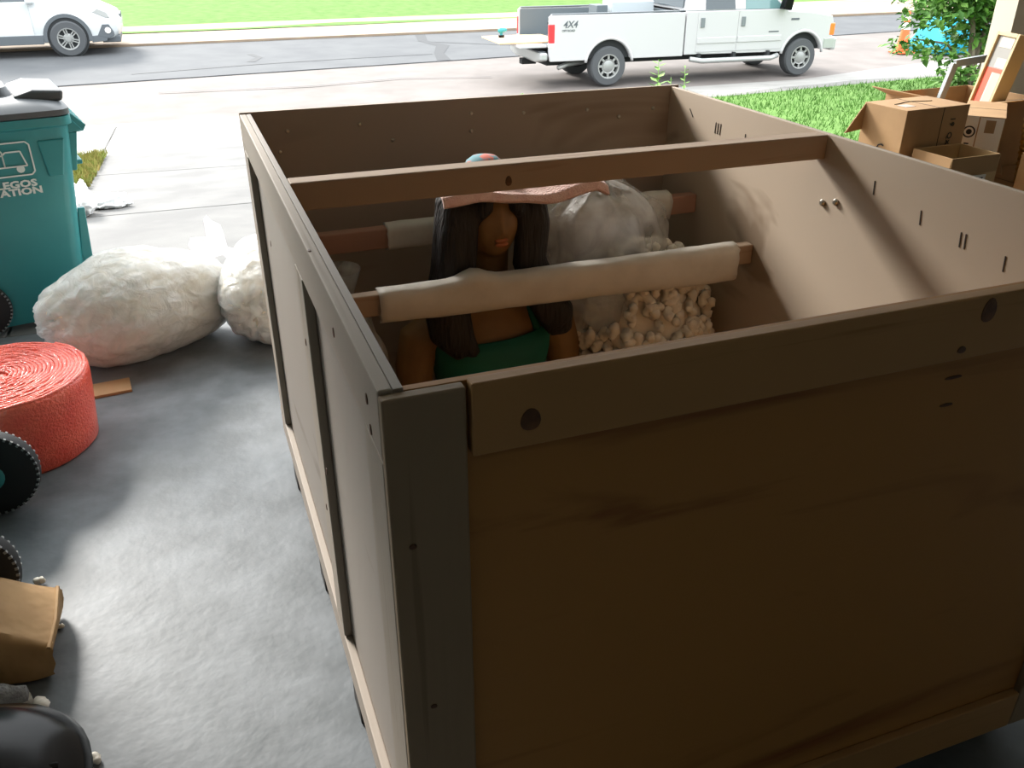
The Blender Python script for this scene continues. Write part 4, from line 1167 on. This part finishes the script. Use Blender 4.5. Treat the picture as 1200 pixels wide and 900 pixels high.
dr = thing('cordless_tool', 'small teal power tool on the tan board at tailgate', 'tool', (7.84 - 1.72, 15.16 + 1.35, tz + 0.835), 0.6)
MB().tube([(-0.10, 0, 0.13), (-0.02, 0, 0.13), (0.08, 0, 0.13), (0.14, 0, 0.13)], [0.045, 0.05, 0.04, 0.015], 12).build('motor_body', M_drill, dr, smooth=True)
box('grip', M_drill, (-0.07, -0.02, -0.02, 0.02, 0.03, 0.12), dr, 0.008)
box('battery', M_black, (-0.10, 0.02, -0.035, 0.035, 0.0, 0.045), dr, 0.008)

# ---- white wagon across the street: origin under the near front wheel
vz = sz(22.49)
sv = thing('wagon_car', 'white crossover car with grey lower cladding parked across the street', 'car', (-2.29, 22.49, vz), R(0.5))
VW = 1.95
prof = [(-3.9, 0.45), (-3.9, 0.30), (0.45, 0.30), (1.02, 0.36), (1.12, 0.50), (1.14, 0.72), (1.06, 0.90), (0.75, 1.06), (-0.35, 1.18), (-1.10, 1.62), (-1.5, 1.72), (-3.0, 1.72), (-3.75, 1.25), (-3.92, 0.95)]
def vsec(y, shrink, tuck):
    out = []
    for x, z in prof:
        fx = x
        if x > 0.3: fx = x - shrink * (x - 0.3) / 0.85
        if x < -3.5: fx = x + shrink * 0.6
        yy = y
        if z > 1.15:
            yy = y + tuck * (z - 1.15) / 0.57 * (1 if y < VW / 2 else -1)
        out.append(Vector((fx, yy, z)))
    return out
mb = MB()
mb.loft([vsec(0.0, 0.20, 0.16), vsec(0.10, 0.06, 0.20), vsec(0.45, -0.05, 0.0), vsec(VW - 0.45, -0.05, 0.0), vsec(VW - 0.10, 0.06, 0.20), vsec(VW, 0.20, 0.16)])
mb.build('body', M_paint, sv, bevel=0.03, smooth=True, auto=True)
MB().prism([(-2.25, 0.28), (-0.52, 0.28), (-0.50, 0.47), (-2.25, 0.47)], 'y', -0.02, 0.02).build('side_cladding', M_clad, sv, bevel=0.01)
MB().prism([(0.48, 0.28), (0.80, 0.30), (0.86, 0.45), (0.50, 0.42)], 'y', -0.012, 0.05).build('front_cladding', M_clad, sv, bevel=0.01)
MB().prism([(0.62, 0.42), (0.86, 0.36), (0.985, 0.42), (0.98, 0.50), (0.90, 0.66), (0.76, 0.66)], 'y', -0.015, 0.06).build('fog_lamp_surround', M_clad, sv, bevel=0.01)
MB().lathe([(0.01, -0.03), (0.06, -0.028), (0.07, -0.01), (0.01, 0.0)], 16, 'y', (0.86, 0, 0.53)).build('fog_lamp', M_label, sv)
box('front_skirt', M_clad, (0.70, 1.10, 0.10, VW - 0.10, 0.26, 0.40), sv, 0.02)
MB().prism([(0.58, 0.93), (0.86, 0.80), (0.95, 0.80), (0.90, 0.92), (0.72, 1.0)], 'y', -0.006, 0.30).build('headlight', M_chrome, sv, bevel=0.01)
box('grille', M_clad, (1.12, 1.175, 0.5, VW - 0.5, 0.62, 0.84), sv, 0.01)
for x in (0.0, -2.95):
    MB().lathe([(0.01, -0.004), (0.44, -0.004), (0.44, 0.004), (0.01, 0.004)], 36, 'y', (x, 0, 0.40)).build('wheel_well', M_well, sv)
    ar = [(p[0], p[1]) for p in arc(x, 0.40, 0.51, R(190), R(-10), 24)] + [(p[0], p[1]) for p in arc(x, 0.40, 0.43, R(-10), R(190), 24)]
    MB().prism(ar, 'y', -0.022, 0.01).build('arch_cladding', M_clad, sv)
    wheel(sv, (x, 0.06, 0.38), 0.38, 0.24, M_tire, M_rim, 'spoke', -1)
    wheel(sv, (x, VW - 0.12, 0.38), 0.38, 0.22, M_tire, M_rim, 'spoke', 1)
for x0, x1 in ((-1.72, -0.68), (-2.62, -1.74)):
    d = box('door', M_paint, (x0, x1, -0.010, 0.004, 0.47, 1.14), sv, 0.008)
    box('door_handle', M_paint, (x0 + 0.06, x0 + 0.24, -0.035, -0.008, 1.00, 1.04), d, 0.008)
mb = MB()
q = [Vector((-1.66, 0.0, 1.18)), Vector((-0.62, 0.0, 1.18)), Vector((-1.12, 0.125, 1.58)), Vector((-1.62, 0.125, 1.60))]
mb.loft([q, [v + Vector((0, 0.02, 0)) for v in q]]); mb.build('side_window', M_glass, sv)
mb = MB()
q = [Vector((-2.60, 0.0, 1.18)), Vector((-1.74, 0.0, 1.18)), Vector((-1.70, 0.125, 1.60)), Vector((-2.50, 0.125, 1.60))]
mb.loft([q, [v + Vector((0, 0.02, 0)) for v in q]]); mb.build('side_window', M_glass, sv)
mb = MB()
q = [Vector((-0.36, 0.25, 1.20)), Vector((-0.36, VW - 0.25, 1.20)), Vector((-1.06, VW - 0.3, 1.62)), Vector((-1.06, 0.3, 1.62))]
mb.loft([q, [v + Vector((0.02, 0, 0.015)) for v in q]]); mb.build('windshield', M_glass, sv)
MB().blob((-0.62, -0.10, 1.18), (0.10, 0.09, 0.07), 16, 10).build('mirror', M_paint, sv, smooth=True)

# ------------------------------------------------------------------ cone, tarp, plants
cn = thing('traffic_cone', 'orange traffic cone with pale reflector bands standing in the street', 'cone', (16.8, 17.0, sz(17.0)))
MB().box(-0.22, 0.22, -0.22, 0.22, 0, 0.04).build('base', M_cone, cn, bevel=0.01)
MB().lathe([(0.165, 0.03), (0.04, 0.95), (0.03, 0.96), (0.005, 0.96)], 24).build('body', M_cone, cn, smooth=True, auto=True)
MB().lathe([(0.100, 0.54), (0.0765, 0.70), (0.07, 0.70), (0.09, 0.54)], 24).build('reflector_band', M_coneW, cn, smooth=True)
MB().lathe([(0.069, 0.76), (0.059, 0.83), (0.05, 0.83), (0.06, 0.76)], 24).build('reflector_band', M_coneW, cn, smooth=True)

tp = thing('tarp', 'bright cyan tarp draped over a pile at the kerb behind the shrub', 'tarp', (18.55, 16.9, sz(16.9)))
def tarp(u, v):
    x = lerp(-1.25, 1.5, u); y = lerp(-0.6, 0.6, v)
    e = max(abs(2 * u - 1) ** 4, abs(2 * v - 1) ** 4)
    z = (0.62 + 0.25 * math.exp(-((u - 0.2) / 0.18) ** 2) + 0.08 * nz(x * 2, y * 2, 0)) * (1 - e) + 0.02
    return (x, y, z)
MB().grid(30, 20, tarp).build('sheet', M_tarp, tp, smooth=True, solid=0.01)

def leaf_quads(mb, c, size):
    d = Vector((random.gauss(0, 1), random.gauss(0, 1), random.gauss(-0.2, 0.6))).normalized()
    s = d.cross(Vector((random.gauss(0, .4), random.gauss(0, .4), 1))).normalized()
    n_ = s.cross(d)
    l = size * (0.6 + 0.7 * random.random())
    w = l * 0.30
    c = Vector(c)
    mb.add([c, c + d * l * 0.45 + s * w + n_ * l * .08, c + d * l, c + d * l * 0.45 - s * w + n_ * l * .08, c + d * l * 0.5], [(0, 1, 4), (1, 2, 4), (2, 3, 4), (3, 0, 4)])

def shrub(label, loc, blobs, nleaf, size, trunks, m1=M_leaf, m2=M_leaf2, cat='shrub', name='shrub'):
    t = thing(name, label, cat, loc)
    for path, r0 in trunks:
        k = len(path)
        MB().tube(path, [r0 * (1 - 0.7 * i / (k - 1)) for i in range(k)], 9).build('trunk', M_bark, t, smooth=True)
    tot = sum(b[3] * b[4] * b[5] for b in blobs)
    a, b_ = MB(), MB()
    for bx, by, bz, rx, ry, rz in blobs:
        for _ in range(int(nleaf * rx * ry * rz / tot)):
            d = Vector((random.gauss(0, 1), random.gauss(0, 1), random.gauss(0, 1))).normalized() * (random.random() ** 0.45)
            p = (bx + d.x * rx, by + d.y * ry, bz + d.z * rz)
            leaf_quads(a if random.random() < 0.62 else b_, p, size)
    a.build('foliage', m1, t)['kind'] = 'stuff'
    b_.build('foliage', m2, t)['kind'] = 'stuff'
    return t
sx, sy = 11.95, 10.33
blobs = [(0.0, 0, 1.55, 0.95, 0.8, 0.5), (-0.6, 0.1, 1.35, 0.7, 0.5, 0.35), (0.55, 0, 1.25, 0.7, 0.6, 0.5), (-1.15, 0, 1.15, 0.45, 0.4, 0.18), (-1.35, 0, 0.78, 0.45, 0.3, 0.14), (-0.75, 0, 0.62, 0.5, 0.35, 0.16),
         (-0.35, -0.1, 0.35, 0.35, 0.35, 0.22), (0.5, 0.1, 0.65, 0.45, 0.4, 0.3), (0, 0.2, 0.9, 0.5, 0.4, 0.25), (0.3, 0, 2.1, 1.2, 0.9, 0.6), (-1.5, 0, 1.45, 0.3, 0.25, 0.12), (-0.2, 0, 0.12, 0.4, 0.3, 0.12)]
shrub('leafy green shrub with several grey stems at the lawn edge', (sx, sy, gz(sy) + 0.02), blobs, 7500, 0.14,
      [([(0, 0, 0), (-0.02, 0, 0.5), (-0.15, 0, 1.0), (-0.3, 0.05, 1.6)], 0.075), ([(0.12, 0.05, 0), (0.12, 0.05, 0.55), (0.2, 0.05, 1.1), (0.35, 0.05, 1.8)], 0.06), ([(-0.1, 0, 0), (-0.28, 0, 0.5), (-0.6, 0, 0.75), (-1.3, 0, 0.85)], 0.035), ([(0.05, 0, 0), (0.3, 0, 0.6), (0.6, 0, 1.2)], 0.035)])
shrub('low green shrub behind the lid of the lettered cart', (-2.75, 12.6, -0.92), [(0, 0, 0.45, 0.55, 0.4, 0.35), (0.3, 0, 0.25, 0.4, 0.3, 0.25)], 700, 0.10, [([(0, 0, 0), (0.02, 0, 0.3), (0.05, 0, 0.6)], 0.03)])
# weeds just beyond the crate
def weed(label, loc, h, nl, size):
    t = thing('weed', label, 'weed', loc, 0, 'weeds between crate and truck')
    MB().tube([(0, 0, 0), (0.01, 0, h * 0.5), (0.0, 0.01, h)], [0.008, 0.006, 0.003], 6).build('stem', M_leaf2, t, smooth=True)
    for k in range(nl):
        mb = MB()
        z = h * (0.35 + 0.65 * k / nl)
        a = 2.4 * k
        l = size * (1.15 - 0.6 * k / nl)
        d = Vector((math.cos(a), math.sin(a), 0.35)); s = Vector((-math.sin(a), math.cos(a), 0))
        c = Vector((0, 0, z))
        mb.add([c, c + d * l * .5 + s * l * .3, c + d * l, c + d * l * .5 - s * l * .3, c + d * l * .55 + Vector((0, 0, -.01))], [(0, 1, 4), (1, 2, 4), (2, 3, 4), (3, 0, 4)])
        mb.build('leaf', M_leaf2, t)
    return t
weed('tall leafy weed rising behind the far right corner of crate', (6.30, 10.5, gz(10.5)), 0.76, 16, 0.17)
weed('small leafy weed just right of the crate corner', (6.74, 10.5, gz(10.5)), 0.66, 12, 0.10)
weed('short leafy weed between the taller weeds', (6.55, 10.55, gz(10.55)), 0.50, 8, 0.10)
weed('low weed at the gutter below the truck bumper', (5.0, 12.6, gz(12.6)), 0.25, 9, 0.12)

# shrubs on the far lawn
shrub('white flowering bush on the lawn across the street', (12.2, 36.5, -0.55), [(0, 0, 0.9, 1.0, 0.8, 0.6)], 500, 0.22, [([(0, 0, 0), (0.05, 0, 0.4), (0, 0, 0.8)], 0.06)], M_flower, M_leaf2)
shrub('dark evergreen bush on the lawn across the street', (0.6, 39.0, -0.45), [(0, 0, 0.6, 0.9, 0.8, 0.55)], 600, 0.2, [([(0, 0, 0), (0.05, 0, 0.3), (0, 0, 0.6)], 0.06)], M_leaf, M_leaf)
